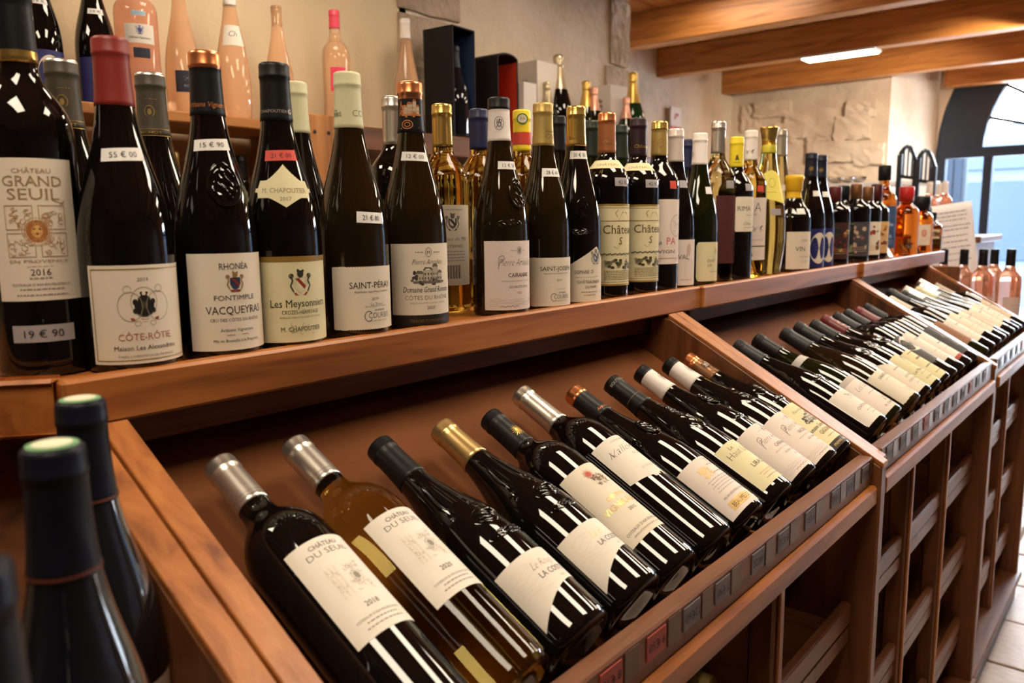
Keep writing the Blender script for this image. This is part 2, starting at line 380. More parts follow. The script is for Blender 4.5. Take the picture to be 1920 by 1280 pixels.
# ------------------------------------------------------------------ the room
FL, CE = -1.355, 1.19
def struct(o): o['kind'] = 'structure'; return o
fl = struct(box('floor', -2.6, 8.2, -2.6, 3.1, FL - .1, FL - .004, GROUT, None, 0))
T = .315
tile_me = None
for i in range(15):
    for j in range(10):
        x = 2.2 + i * (T + .012); y = -2.4 + j * (T + .012) + .04
        if x > 7.0: continue
        if tile_me is None:
            t0 = box('tile', -T / 2, T / 2, -T / 2, T / 2, -.006, .002, TILE, fl, .003); tile_me = t0.data; t = t0
        else:
            t = bpy.data.objects.new('tile', tile_me); COL.objects.link(t); t.parent = fl
        t.location = (x, y, FL + random.uniform(-.001, .001)); t.rotation_euler = (0, 0, random.choice((0, pi / 2, pi)) + random.uniform(-.006, .006))
fl2 = struct(box('floor_slab', -2.6, 1.98, -2.6, 3.1, FL - .004, FL + .001, TILE, None, 0)); fl2['kind'] = 'structure'
# walls
wb = struct(box('wall_back', -2.6, 1.93, 2.05, 3.05, FL - .1, CE + .14, PLASTER, None, 0))
wp = struct(box('wall_pier', 1.90, 3.30, 2.05, 2.95, FL - .1, CE + .14, OLDPL, None, 0))
def rough_block(name, x0, x1, y0, y1, z0, z1, mat, parent, amp=.006, seed=0, cuts=3, b=.012):
    rnd = random.Random(seed); bm = bmesh.new(); bmesh.ops.create_cube(bm, size=1)
    bmesh.ops.subdivide_edges(bm, edges=bm.edges[:], cuts=cuts, use_grid_fill=True)
    for v in bm.verts:
        q = Vector(v.co); ext = sum(abs(abs(c) - .5) < 1e-4 for c in q)
        k = 1 - (.035 if ext == 3 else .014 if ext == 2 else 0)
        v.co = Vector(((x0 + x1) / 2 + q.x * k * (x1 - x0) + rnd.uniform(-amp, amp), (y0 + y1) / 2 + q.y * k * (y1 - y0) + rnd.uniform(-amp, amp), (z0 + z1) / 2 + q.z * k * (z1 - z0) + rnd.uniform(-amp, amp)))
    return bm_obj(name, bm, mat, parent, False)
z = FL; k = 0
while z < CE - .05:                                            # quoin stones of the pier
    h = (.36, .29, .33, .40, .31)[k % 5]; z1 = min(z + h, CE)
    wl = (.30, .22, .27)[k % 3]; wr = (.16, .26, .20)[k % 3]
    rough_block('stone', 1.885, 1.885 + wl, 2.035, 2.25, z + .004, z1 - .004, STONE, wp, .004, k)
    rough_block('stone', 3.325 - wr, 3.325, 2.035, 2.25, z + .004, z1 - .004, STONE, wp, .004, 50 + k)
    z = z1; k += 1
wr_ = struct(box('wall_recess', 3.25, 6.6, 2.95, 3.10, FL - .1, CE + .14, OLDPL, None, 0))
we = struct(box('wall_right', 6.42, 6.9, 1.72, 3.0, FL - .1, CE + .14, OLDPL, None, 0))
rnd = random.Random(11)
for (pu, pv, wd, hh) in [(1440, 300, .30, .15), (1520, 232, .40, .20), (1600, 240, .26, .18), (1470, 250, .22, .15), (1560, 285, .38, .16), (1630, 290, .22, .16), (1410, 222, .16, .22), (1500, 330, .34, .12), (1615, 205, .22, .13), (1450, 205, .30, .12), (1580, 325, .3, .13), (1540, 262, .2, .08)]:
    P = on_x(pu, pv, 6.42)
    rough_block('stone', 6.415 - rnd.uniform(.012, .045), 6.55, P.y - wd / 2, P.y + wd / 2, P.z - hh / 2, P.z + hh / 2, OLDPL, we, .009, int(pu), 4)
# splayed reveal, door wall with an arched opening
DX = 7.2
def reveal():
    pts = [(6.42, 1.725), (6.9, 1.725), (7.4, 1.72), (7.4, 1.56), (7.2, 1.56)]
    return prism_z('wall_reveal', pts, FL - .1, CE + .14, OLDPL, None, 0)
struct(reveal())
AC, AZ, RO, RI = .28, .50, 1.28, .96
def ring_wall():                                            # the wall above the arch
    V = []; Fc = []; n = 24
    for i in range(n + 1):
        a = pi * i / n; y, z = AC + RO * cos(a), AZ + RO * sin(a)
        for x in (7.16, 7.5): V += [(x, y, z), (x, y, CE + .7)]
    for i in range(n):
        a, b = i * 4, (i + 1) * 4
        Fc += [(a, b, b + 1, a + 1), (a + 2, a + 3, b + 3, b + 2), (a, a + 2, b + 2, b)]
    return mk('wall_door', V, Fc, OLDPL)
struct(ring_wall())
struct(box('wall_door_side', 7.16, 7.5, -2.6, AC - RO, FL, CE + .7, OLDPL, None, 0))
door = struct(empty('door_1', (0, 0, 0)))
V = []; Fc = []; n = 28
for i in range(n + 1):
    a = pi * i / n
    for r in (RO, RI):
        for x in (7.18, 7.26): V.append((x, AC + r * cos(a), AZ + r * sin(a)))
for i in range(n):
    a, b = i * 4, i * 4 + 4
    Fc += [(a, b, b + 2, a + 2), (a + 1, a + 3, b + 3, b + 1), (a + 2, b + 2, b + 3, a + 3), (a, a + 1, b + 1, b)]
FRAME = pr('dark_blue_frame', (.018, .030, .055), .35)
mk('arch_frame', V, Fc, FRAME, door)
box('lintel', 7.17, 7.27, AC - RO, AC + RO, AZ - .045, AZ + .03, FRAME, door)
for y0, y1 in ((1.49, 1.56), (1.165, 1.225), (AC - RO, AC - RO + .06), (-.66, -.60), (.26, .30)): box('door_post', 7.175, 7.265, y0, y1, FL, AZ - .045, FRAME, door)
for y0, y1 in ((1.225, 1.49), (.30, 1.165), (-.60, .26)): box('door_rail', 7.19, 7.25, y0, y1, FL, FL + .22, FRAME, door)
for k in range(1, 12):
    a = pi * k / 12
    beam_between('radial_bar', (7.21, AC + .16 * cos(a), AZ + .16 * sin(a)), (7.21, AC + RI * 1.02 * cos(a), AZ + RI * 1.02 * sin(a)), .024, .024, BLACK, door)
PANE = pr('window_glass', (.95, .97, 1), .0, 0, 1, 1.0)
for y0, y1 in ((1.225, 1.49), (.30, 1.165), (-.60, .26)): box('pane', 7.217, 7.222, y0, y1, FL + .22, AZ - .045, PANE, door, 0)
# ceiling of planks on beams
ce = struct(box('ceiling', -2.75, 7.5, -2.75, 3.10, CE + .02, CE + .10, wood('x', 'brown'), None, 0))
y = -2.55
while y < 2.95:
    box('plank', -2.6, 7.2, y, y + .148, CE, CE + .025, wood('x', 'pine'), ce, .004); y += .15
for x in (-.74, .26, 1.26, 2.26, 3.26, 4.26, 5.23, 6.27):
    o = box('beam', x - .055, x + .055, -2.6, 2.96 if x > 3 else 2.05, 1.0, CE, wood('y', 'pine'), ce, .006)
box('beam', 7.02, 7.15, -2.6, 1.50, .985, CE, wood('y', 'pine'), ce, .006)
struct(box('wall_left', -2.75, -2.6, -2.6, 3.05, FL - .1, CE + .14, wood('z', 'dark'), None, 0))
struct(box('wall_front', -2.75, 7.5, -2.75, -2.6, FL - .1, CE + .14, wood('x', 'dark'), None, 0))
# street outside
struct(box('street', 7.5, 30, -12, 14, FL - .2, FL - .1, noisy('paving', [(.3, (.45, .45, .45)), (.7, (.6, .6, .6))], 2, .8, .1), None, 0))
fac = empty('shop_front', (15, 1.5, FL - .1)); tag(fac, 'pale blue grey shop front across the street outside the door', 'building')
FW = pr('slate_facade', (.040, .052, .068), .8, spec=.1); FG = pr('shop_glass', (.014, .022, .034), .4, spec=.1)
def facbox(nm, y0, y1, z0, z1, m, d=0): o = box(nm, 0 - d, .4, y0, y1, z0, z1, m, fac, .01); return o
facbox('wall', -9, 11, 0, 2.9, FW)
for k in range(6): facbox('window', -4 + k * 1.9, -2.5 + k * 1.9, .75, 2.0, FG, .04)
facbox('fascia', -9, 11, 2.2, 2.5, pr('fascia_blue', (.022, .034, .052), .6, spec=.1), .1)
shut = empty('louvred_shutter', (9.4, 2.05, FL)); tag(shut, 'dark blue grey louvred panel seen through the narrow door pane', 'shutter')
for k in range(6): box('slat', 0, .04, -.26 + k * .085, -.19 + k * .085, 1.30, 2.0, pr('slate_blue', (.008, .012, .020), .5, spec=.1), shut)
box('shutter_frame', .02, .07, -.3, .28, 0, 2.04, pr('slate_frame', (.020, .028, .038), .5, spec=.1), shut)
# ceiling panels
def panel_light(x, y0, y1, z, wd, label):
    t = empty('ceiling_light', (x, (y0 + y1) / 2, z)); tag(t, label, 'ceiling light', 'light panels under the ceiling')
    h = (y1 - y0) / 2
    box('housing', -wd / 2 - .012, wd / 2 + .012, -h - .012, h + .012, -.014, 0, pr('panel_white', (.8, .8, .8), .4), t)
    box('diffuser', -wd / 2, wd / 2, -h, h, -.020, -.014, pr('lit_panel', (1, 1, 1), .5, emit=LAMPCOL, es=LAMP), t, .002)
panel_light(5.23, 1.50, 1.92, 1.0, .13, 'lit white panel under the beam nearest the stone wall')
panel_light(3.93, 1.62, 2.14, CE - .002, .20, 'lit panel cut by the top edge beside the stone pier')
for k, x_ in enumerate((-.1, 1.2, 2.5, 3.8, 5.1)):
    panel_light(x_, -.10, .62, .99, .36, ('ceiling panel over the near corner, above the picture', 'ceiling panel over the nearest slope, above the picture', 'ceiling panel over the middle slope, above the picture', 'ceiling panel over the far slope, above the picture', 'added panel near the door brightening the stone wall, just right of the picture')[k])  # the last one, by the door, is added to brighten the stone wall
panel_light(1.2, 1.30, 1.64, .99, .32, 'added panel over the wall shelf brightening the back wall, above the picture')  # unseen fill panel, added to light the back wall
panel_light(-.1, 1.30, 1.64, .99, .32, 'added panel brightening the left of the back wall, above the picture')  # another unseen panel, put in for the left of that wall
panel_light(2.4, 1.30, 1.55, .99, .24, 'small added panel over the gift boxes brightening the pier, above the picture')  # added only to lift the brightness of the pier
sp_ = empty('added_spotlight', (4.8, .40, 1.0)); tag(sp_, 'added spot lamp brightening the rough stone wall, outside the picture', 'added_spotlight')  # unseen fixture added so the stone wall comes out bright
V, Fc = lathe([(.012, 0), (.030, -.015), (.034, -.07), (.031, -.072), (.026, -.03)], 20, True, False); mk('housing', V, Fc, BLACK, sp_, None, True)
sl = bpy.data.lights.new('fill_lamp', 'SPOT'); sl.energy = 230; sl.color = (1, .86, .68); sl.spot_size = radians(62); sl.spot_blend = .8; sl.shadow_soft_size = .03
slo = bpy.data.objects.new('fill_lamp', sl); COL.objects.link(slo); slo.parent = sp_; slo.location = (0, 0, -.085)
slo.rotation_euler = (Vector((6.42, 2.15, .42)) - Vector((4.8, .40, .915))).to_track_quat('-Z', 'Y').to_euler()
# ------------------------------------------------------------------ the display furniture
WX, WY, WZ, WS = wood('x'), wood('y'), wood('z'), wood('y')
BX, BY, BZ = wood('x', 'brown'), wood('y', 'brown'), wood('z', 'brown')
SLOPE = noisy('slope_board', [(.3, (.115, .036, .010)), (.7, (.165, .056, .018))], 5, .7, .05, 60); SLOPE.node_tree.nodes['Principled BSDF'].inputs['Specular IOR Level'].default_value = .12
TH = radians(28); AXV = Vector((0, cos(TH), sin(TH))); NV = Vector((0, -sin(TH), cos(TH)))
def slope_pt(s, n): p = Vector((0, .385, -.385)) + AXV * s + NV * n; return (p.y, p.z)
def unit(label, x0, x1, yf, posts, left=True, right=True, tags=()):
    u = empty('display_unit', ((x0 + x1) / 2, .6, FL)); tag(u, label, 'display unit', 'wooden bottle display units')
    parts = []
    A = parts.append
    tp = .027
    def panel(xa, xb):
        pts = [(yf - .032, FL + .09), (yf - .032, -.384), (.70, -.176), (.742, -.176), (.742, -.21), (.96, -.21), (.96, FL + .09)]
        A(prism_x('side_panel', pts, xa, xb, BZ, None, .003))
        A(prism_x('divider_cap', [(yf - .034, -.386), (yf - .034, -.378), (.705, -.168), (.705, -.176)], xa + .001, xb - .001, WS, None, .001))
    if left: panel(x0, x0 + tp)
    if right: panel(x1 - tp, x1)
    a, b = x0 + (tp if left else 0) + .0005, x1 - (tp if right else 0) - .0005
    p0, p1 = slope_pt(-.012, -.0405), slope_pt(.53, -.0405); q1, q0 = slope_pt(.53, -.058), slope_pt(-.012, -.058)
    A(prism_x('sloping_board', [p0, p1, q1, q0], a, b, SLOPE, None, .001))
    # stop rail with its price strip, moulding below
    yr = min(yf, .362)
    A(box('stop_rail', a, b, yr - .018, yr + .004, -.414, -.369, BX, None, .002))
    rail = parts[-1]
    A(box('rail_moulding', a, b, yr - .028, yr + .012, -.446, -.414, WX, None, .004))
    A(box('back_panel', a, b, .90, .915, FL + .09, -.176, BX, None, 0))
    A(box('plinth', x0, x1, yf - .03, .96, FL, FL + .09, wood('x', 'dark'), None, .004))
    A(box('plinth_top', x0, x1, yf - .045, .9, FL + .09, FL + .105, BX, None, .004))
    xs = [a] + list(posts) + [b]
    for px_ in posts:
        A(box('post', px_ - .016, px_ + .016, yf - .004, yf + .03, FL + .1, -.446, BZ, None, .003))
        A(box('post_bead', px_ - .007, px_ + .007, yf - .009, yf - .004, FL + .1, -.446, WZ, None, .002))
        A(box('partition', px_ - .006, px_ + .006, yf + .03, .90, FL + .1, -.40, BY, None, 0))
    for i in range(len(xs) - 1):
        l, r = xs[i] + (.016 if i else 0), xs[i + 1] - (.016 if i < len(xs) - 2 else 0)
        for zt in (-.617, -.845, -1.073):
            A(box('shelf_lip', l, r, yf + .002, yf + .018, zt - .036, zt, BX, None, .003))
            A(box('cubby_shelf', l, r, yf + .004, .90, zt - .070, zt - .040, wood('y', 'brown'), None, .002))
    for p in parts:
        p.parent = u; p.matrix_parent_inverse = Matrix.Translation(-Vector(u.location))
    # price tags in the strip
    holder = pr('clear_strip', (.10, .05, .03), .30, spec=.35)
    for k, (tx, red) in enumerate(tags):
        t = box('price_tag', tx - .017, tx + .017, yr - .0195, yr - .0183, -.398, -.374, pr('dull_red_tag', (.34, .05, .035), .5) if red else pr('grey_tag', (.13, .12, .13), .5), u, 0)
        t.matrix_parent_inverse = Matrix.Translation(-Vector(u.location))
        A_ = Art(); A_.text(('8 €10', '9 €50', '12€60', '7 €90', '14€20')[k % 5], 0, -.0045, .009, '#14131a', serif=False)
        l_ = mk('lettering', [(tx - x_, yr - .0199, -.386 - y_) for x_, y_ in A_.V], A_.F, A_.mats, t, A_.M)
    for k, (tx, red) in enumerate(tags):
        t = box('strip_cover', tx + .022, tx + .046, yr - .0192, yr - .0184, -.400, -.372, holder, u, 0); t.matrix_parent_inverse = Matrix.Translation(-Vector(u.location))
    return u
unit('nearest wooden display unit with eleven sloping bottles, cubbyholes below', .287, 1.3165, .36, (.63, .955), tags=[(x_, k < 2) for k, x_ in enumerate((.536, .613, .683, .752, .845, .921, 1.012, 1.112, 1.176, 1.25))])
unit('middle wooden display unit, its slope holding dark capped bottles', 1.3185, 2.365, .37, (1.655, 1.975), tags=[(1.39 + i * .083, i in (3, 8)) for i in range(11)])
unit('far wooden display unit next to the rosé bottles by the door', 2.367, 3.22, .38, (2.60, 2.85), tags=[(2.44 + i * .095, i in (4,)) for i in range(8)])
# top shelf in joined lengths
def top_shelf(label, x0, x1, y0):
    s = empty('top_shelf', ((x0 + x1) / 2, .82, SHELF)); tag(s, label, 'shelf', 'lengths of the top shelf')
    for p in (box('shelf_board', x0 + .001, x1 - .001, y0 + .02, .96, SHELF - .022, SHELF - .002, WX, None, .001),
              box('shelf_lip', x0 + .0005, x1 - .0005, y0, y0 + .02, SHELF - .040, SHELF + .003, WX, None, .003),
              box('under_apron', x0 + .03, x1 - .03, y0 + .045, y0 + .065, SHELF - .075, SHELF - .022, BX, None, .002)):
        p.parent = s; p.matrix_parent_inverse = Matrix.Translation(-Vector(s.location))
top_shelf('longest near length of orange wooden top shelf under the first standing bottles', .262, 1.42, .706)
top_shelf('middle length of wooden top shelf, starting at the lip joint', 1.4205, 2.40, .700)
top_shelf('far length of wooden top shelf, ending at the pinned paper sheet', 2.4005, 3.42, .690)
# near corner
cs = empty('corner_shelf', (.1, .9, SHELF)); tag(cs, 'angled corner piece of top shelf carrying the nearest standing bottle', 'shelf')
def par(o, p): o.parent = p; o.matrix_parent_inverse = Matrix.Translation(-Vector(p.location)); return o
par(prism_z('shelf_board', [(.2615, .72), (.2615, .96), (-.25, 1.15), (-.12, 1.02)], SHELF - .022, SHELF - .002, WX), cs)
par(beam_between('shelf_lip', (.2605, .7205, SHELF - .0185), (-.12, 1.018, SHELF - .0185), .02, .043, wood('x'), None, .003), cs)
cu_ = empty('corner_unit', (.1, .6, FL)); tag(cu_, 'dark wooden corner unit with the blurred upright bottles at lower left', 'display unit')
par(prism_z('ledge', [(.284, .36), (.284, .70), (-.10, 1.0), (-.36, .70), (-.16, .22), (.08, .20)], -.437, -.417, BY), cu_)
par(prism_z('base_cabinet', [(.284, .40), (.284, .96), (-.25, 1.15), (-.36, .74), (-.13, .25), (.07, .23)], FL, -.437, BZ), cu_)
par(prism_x('side_panel', [(.348, -.417), (.348, -.372), (.70, -.176), (.90, -.176), (.90, -.417)], .2585, .2855, BZ, None, .003), cu_)
par(prism_x('divider_cap', [(.346, -.374), (.346, -.366), (.705, -.168), (.705, -.176)], .2592, .2848, WS, None, .001), cu_)
bp = mk('back_board', [(.257, .69, -.417), (-.10, .97, -.417), (-.05, 1.04, -.175), (.257, .80, -.175), (.257, .70, -.417), (-.09, .985, -.417), (-.04, 1.05, -.175), (.257, .812, -.175)], [(0, 1, 2, 3), (7, 6, 5, 4), (0, 4, 5, 1), (3, 2, 6, 7), (0, 3, 7, 4), (1, 5, 6, 2)], wood('x', 'brown')); par(bp, cu_)
# far corner ledge
fc = empty('end_unit', (3.6, .6, FL)); tag(fc, 'end unit carrying the upright rosé bottles beside the door', 'display unit')
par(prism_z('ledge', [(3.224, .38), (3.65, .42), (4.1, .62), (4.0, .95), (3.224, .95)], -.45, -.43, BX), fc)
par(prism_z('base_cabinet', [(3.224, .42), (3.6, .45), (4.0, .64), (3.9, .93), (3.224, .93)], FL, -.45, BZ), fc)
par(box('side_panel', 3.224, 3.25, .60, .95, -.43, -.176, BZ, None, .003), fc)
# shelving on the back wall
bs = empty('wall_shelving', (1.6, 1.9, FL)); tag(bs, 'orange wooden wall shelving behind, carrying rosé bottles and boxes', 'shelving')
par(box('shelf_board', -.6, 1.30, 1.80, 2.03, .237, .262, wood('x', 'pine'), None, .003), bs)
par(box('shelf_board', 1.395, 3.3, 1.80, 2.03, .247, .272, wood('x', 'brown'), None, .003), bs)
par(box('front_rail', 1.395, 3.3, 1.785, 1.80, .205, .268, wood('x', 'brown'), None, .003), bs)
par(box('upright', 1.302, 1.393, 1.765, 2.03, FL, .285, wood('z', 'pine'), None, .003), bs)
for zz in (.24, .12, .02):
    for xx in (1.325, 1.37): 
        V, Fc = lathe([(.005, 0), (.005, .002), (.002, .003)], 10); o = mk('screw', [(a + xx, 1.7655 - c, b + zz) for a, b, c in V], Fc, pr('screw_dark', (.05, .04, .03), .4, .8)); par(o, bs)
for x_ in (-.6, .35, 2.35, 3.27): par(box('upright', x_, x_ + .03, 1.82, 2.03, FL, .236, wood('z', 'brown'), None, .003), bs)
for zz in (-.12, -.50): par(box('lower_shelf', -.56, 3.27, 1.83, 2.03, zz - .025, zz, wood('x', 'brown'), None, .003), bs)
# ------------------------------------------------------------------ standing bottles on the top shelf
SZ = SHELF - .002
DK = '#2b2523'; GR = '#8d8378'; RD = '#a8463c'; BL = '#2a3156'
def std(px, y, label, prof, R, glass, name='wine_bottle', cat='wine bottle', group='standing bottles on the top shelf', seg=44, rz=0):
    x, H = stand_h(px, y); b = Bottle(name, label, cat, prof, H + .002, R, glass, group, seg); b.ca = -atan2(x, y); b.stand(x, y, SZ, rz); return b
FY = .757
# 1 nearest bottle, cropped by the left edge
b = Bottle('wine_bottle', 'tall dark bottle at the left edge, narrow cream label with gold ornament, tag 19 €', 'wine bottle', 'bordeaux', .342, .0395, GD, 'standing bottles on the top shelf')
P = on_y(64, 430, .80); b.ca = -atan2(P.x, P.y); b.stand(P.x, P.y, SZ)
b.capsule(CK, .068, bands=[(.001, .012, CGOLD)])
def a(A, W, v0, v1):
    G = pr('bronze_ink', (.32, .20, .10), .5)
    A.text('CHÂTEAU', 0, v1 - .0125, .0040, G, w=.030); A.text('GRAND', 0, v1 - .0235, .0092, G, w=.046); A.text('SEUIL', 0, v1 - .0350, .0100, G, w=.040); A.line([(.014, v1 - .035), (.022, v1 - .0385), (.024, v1 - .036)], .0009, G)
    A.text('EN PROVENCE', 0, v0 + .0330, .0026, G, w=.046); A.text('2016', 0, v0 + .0220, .0058, '#4a3c34'); A.small(0, v0 + .0190, .018); A.small(0, v0 + .0295, .02, '#b9a58c', .0006)
    A.text('COTEAUX D’AIX-EN-PROVENCE', 0, v0 + .0130, .0022, '#5c4f45', w=.046); A.small(0, v0 + .0095, .034); A.small(0, v0 + .0045, .040)
def e(A, W, v0, v1):
    m = '#b18a62'; c = v1 - .0620
    for sx in (-1, 1):
        for sy in (-1, 1):
            uu, vv = sx * .0128, c + sy * .0118
            A.frame(uu - .0108, vv - .0105, uu + .0108, vv + .0105, .0007, m); A.scrolls(uu, vv, .0098, .0095, m, 16, .0006, 5 + sx + 3 * sy)
    A.ell(0, c, .0125, .0125, PAPER); A.ring(0, c, .0118, .0118, .0006, m); A.ring(0, c, .0100, .0100, .0009, '#c0945a')
    A.ell(0, c, .0062, .0076, '#d8a860')
    for k in range(16): an = k * pi / 8; A.ell(.0062 * cos(an), c + .0074 * sin(an), .0022, .0022, '#a5652f', 8)
    A.ell(-.0022, c + .002, .0011, .0008, '#6a3c20', 8); A.ell(.0022, c + .002, .0011, .0008, '#6a3c20', 8); A.ell(0, c - .0022, .0015, .0012, '#8c4f2a', 8)
b.label(.069, .191, .070, PAPER, [('emblem', e), ('lettering', a)], az=radians(3))
b.price(.040, '19 € 90', w=.050, h=.0150, mat=pr('grey_price', (.36, .33, .34), .6), col='#1d1c22')
# 2 brick red capsule
b = std((205, 72), FY, 'dark bottle with brick-red capsule and gold-framed cream label, tag 55 €', 'burgundy', .0415, GD)
b.capsule(CRED, .060)
def a(A, W, v0, v1):
    A.text('2019', 0, v1 - .0145, .0035, '#5c544a'); A.text('CÔTE-RÔTIE', 0, v0 + .0215, .0064, '#b06a64', w=.047, serif=False)
    A.text('Maison Les Alexandrins', 0, v0 + .0125, .0042, DK, w=.056); A.text('TAIN L’HERMITAGE-FRANCE', 0, v0 + .0060, .0020, '#6b6258', w=.050)
def e(A, W, v0, v1):
    g = '#6d5a2c'; A.frame(-W + .003, v0 + .003, W - .003, v1 - .003, .0009, pr('gold_line', (.42, .33, .12), .4, .5)); c = v0 + .052
    A.ring(0, c + .004, .0115, .0135, .0005, '#8f8678'); A.ring(-.012, c, .0105, .0135, .0005, '#8f8678'); A.ring(.012, c, .0105, .0135, .0005, '#8f8678')
    A.ell(0, c, .0085, .0065, '#17130f'); A.ell(0, c + .006, .0055, .0040, '#1d1812'); A.ell(0, c - .006, .0065, .0035, '#17130f')
    for k in (-1, 1): A.ell(k * .0075, c + .004, .0022, .0028, '#17130f', 9); A.ell(k * .0080, c - .004, .0020, .0024, '#17130f', 9); A.line([(k * .001, c + .008), (k * .003, c + .0125), (k * .0015, c + .0125)], .0013, '#17130f'); A.ring(k * .0135, c + .0155, .0035, .0035, .0004, '#8f8678', 12); A.ring(k * .0065, c - .0155, .0028, .0024, .0004, '#8f8678', 12)
    A.ell(0, c + .001, .0030, .0035, '#4a4630', 10)
    A.poly([(-.0125, c - .0100), (0, c - .0118), (.0125, c - .0100), (.0115, c - .0128), (0, c - .0142), (-.0115, c - .0128)], '#96403c')
b.label(.009, .098, .097, PAPER, [('emblem', e), ('lettering', a)], az=radians(15))
b.price(.196, '55 € 00', az=radians(8), w=.037, h=.0115, rot=radians(3))
# 3 copper-topped with oval crest
b = std((382, 98), FY, 'dark bottle with copper-topped black capsule and oval glass crest, cream label, tag 15 €', 'burgundy', .0405, GD)
b.capsule(CK, .062, CCOP, .0165); b.mark(lambda A: A.text('Artisans Vignerons', 0, 0, .0052, pr('copper_ink', (.6, .22, .08), .4, .5), serif=False, shear=.3, w=.046), b.H - .054, radians(5), .0012)
b.seal(.172, .0165, .0225, radians(20), .0017)
b.price(.2105, '15 € 90', az=radians(6), w=.036, rot=radians(3))
def a(A, W, v0, v1):
    A.text('RHONÉA', 0, v1 - .0155, .0062, '#33303a', w=.030); A.text('FONTIMPLE', 0, v0 + .0500, .0052, '#3b3a40', w=.042, serif=False); A.text('VACQUEYRAS', 0, v0 + .0365, .0078, '#2e2c33', w=.060)
    A.text('CRU DES CÔTES DU RHÔNE', 0, v0 + .0290, .0032, '#5a4a52', w=.052); A.text('Artisans Vignerons', 0, v0 + .0190, .0032, '#4d4548', w=.034); A.rect(-.011, v0 + .0152, -.003, v0 + .0157, '#7c5a5a'); A.rect(.004, v0 + .0152, .011, v0 + .0157, '#a04040')
    A.text('Mis en Bouteille à la Propriété', 0, v0 + .0085, .0030, '#544a4a', w=.048)
b.label(.009, .105, .094, PAPER, [('emblem', lambda A, W, v0, v1: A.crest(0, v0 + .067, .0052)), ('lettering', a)], az=radians(22))
# 4 black capsule, curly neck label
b = std((513, 120), FY, 'dark bottle with curly cream neck label and ivory label with brown top band', 'burgundy', .0415, GD)
b.capsule(CK, .060); b.mark(lambda A: (A.text('CHAPOUTIER', -.004, 0, .0034, '#9a948c', w=.030), A.ell(.0145, .0017, .0028, .0028, '#a8a29a'), A.ell(.0150, .0022, .0015, .0013, '#1a1a1a', 8), A.text('M', .021, 0, .0034, '#9a948c')), b.H - .052, radians(2), .0012)
def tp(t): return .017 * max(0, 1 - abs(t) / .62) ** 1.2 + (.002 if abs(t) < .86 else -.006)
def bt(t): return -.010 * max(0, 1 - abs(t) / .5) ** 1.2 + (0 if abs(t) < .86 else .006)
b.label(.160, .176, .066, PAPERY, lambda A, W, v0, v1: (A.text('M. CHAPOUTIER', 0, v0 + .0055, .0050, '#8d7f60', w=.048), A.text('2017', 0, v0 - .003, .0042, '#7d7052')), az=radians(8), name='neck_label', top=tp, bot=bt, nu=40)
b.price(.2045, '21 € 00', az=radians(7), w=.034, mat=TAGR, col='#4a0f10', rot=radians(2))
def a(A, W, v0, v1):
    A.text('Les Meysonniers', 0, v0 + .0375, .0082, '#2b2a24', w=.066); A.text('CROZES-HERMITAGE', 0, v0 + .0300, .0042, '#4e4c40', w=.042, serif=False); A.text('APPELLATION D’ORIGINE PROTÉGÉE', 0, v0 + .0255, .0020, '#8f8a68', w=.048)
    A.text('M. CHAPOUTIER', 0, v0 + .0115, .0050, '#3a382f', w=.046)
def e(A, W, v0, v1):
    A.rect(-W, v1 - .0055, W, v1, '#8a6a2c'); A.crest(0, v0 + .062, .0070, '#c9c3a0', '#8f2f28', '#2c2a26'); A.scrolls(0, v0 + .014, .015, .007, '#a89a6c', 14, .0004, 4)
b.label(.008, .099, .098, PAPERY, [('emblem', e), ('lettering', a)], az=radians(22))
# 5 pale green capsule
def deckle(n, amp): return lambda t: amp * (1 if int((t + 1) * n) % 2 else 0)
def courbis(A, v0, u=.0):
    A.text('DOMAINE', u, v0 + .0205, .0026, '#5a5a52', serif=False, w=.014); A.text('COURBIS', u, v0 + .0125, .0068, '#2d3244', serif=False, thin=.012, w=.030); A.ring(u - .0150, v0 + .0150, .0052, .0062, .0007, '#2d3244', 20, .7, 5.6); A.text('L’ART DES VIGNES', u, v0 + .0085, .0016, '#77746a', w=.022)
b = std((650, 137), FY, 'dark bottle with pale green capsule and deckle-edged cream label, tag 21 € 80', 'burgundy', .0410, GB)
b.capsule(CGRN, .063); b.mark(lambda A: (A.text('DOMAINE', -.020, .006, .0022, '#4a4a38', serif=False), A.text('COURBIS', -.020, 0, .0050, '#4a4a38', serif=False, w=.024), A.text('CO', .012, 0, .0078, '#4a4a38', serif=False, thin=.02)), b.H - .050, radians(0), .0012)
b.price(.139, '21 € 80', az=radians(33), w=.036, h=.0125, rot=radians(-3))
def a(A, W, v0, v1):
    A.text('SAINT-PÉRAY', .002, v1 - .0245, .0075, '#2c2c30', w=.056); A.text('Appellation Saint-Péray Contrôlée', .002, v1 - .0295, .0024, '#6b655c', w=.046); A.text('2019', .004, v1 - .0385, .0033, '#6b655c'); A.text('Le Tram', .006, v1 - .0450, .0036, '#4f4b45', serif=False, thin=.01)
    A.text('Mis en bouteille à la propriété', .006, v0 + .0255, .0020, '#9d958a', w=.030); courbis(A, v0, .010)
b.label(.011, .083, .094, PAPER, a, az=radians(27), top=deckle(30, .0008), bot=deckle(30, -.0008), nu=60)
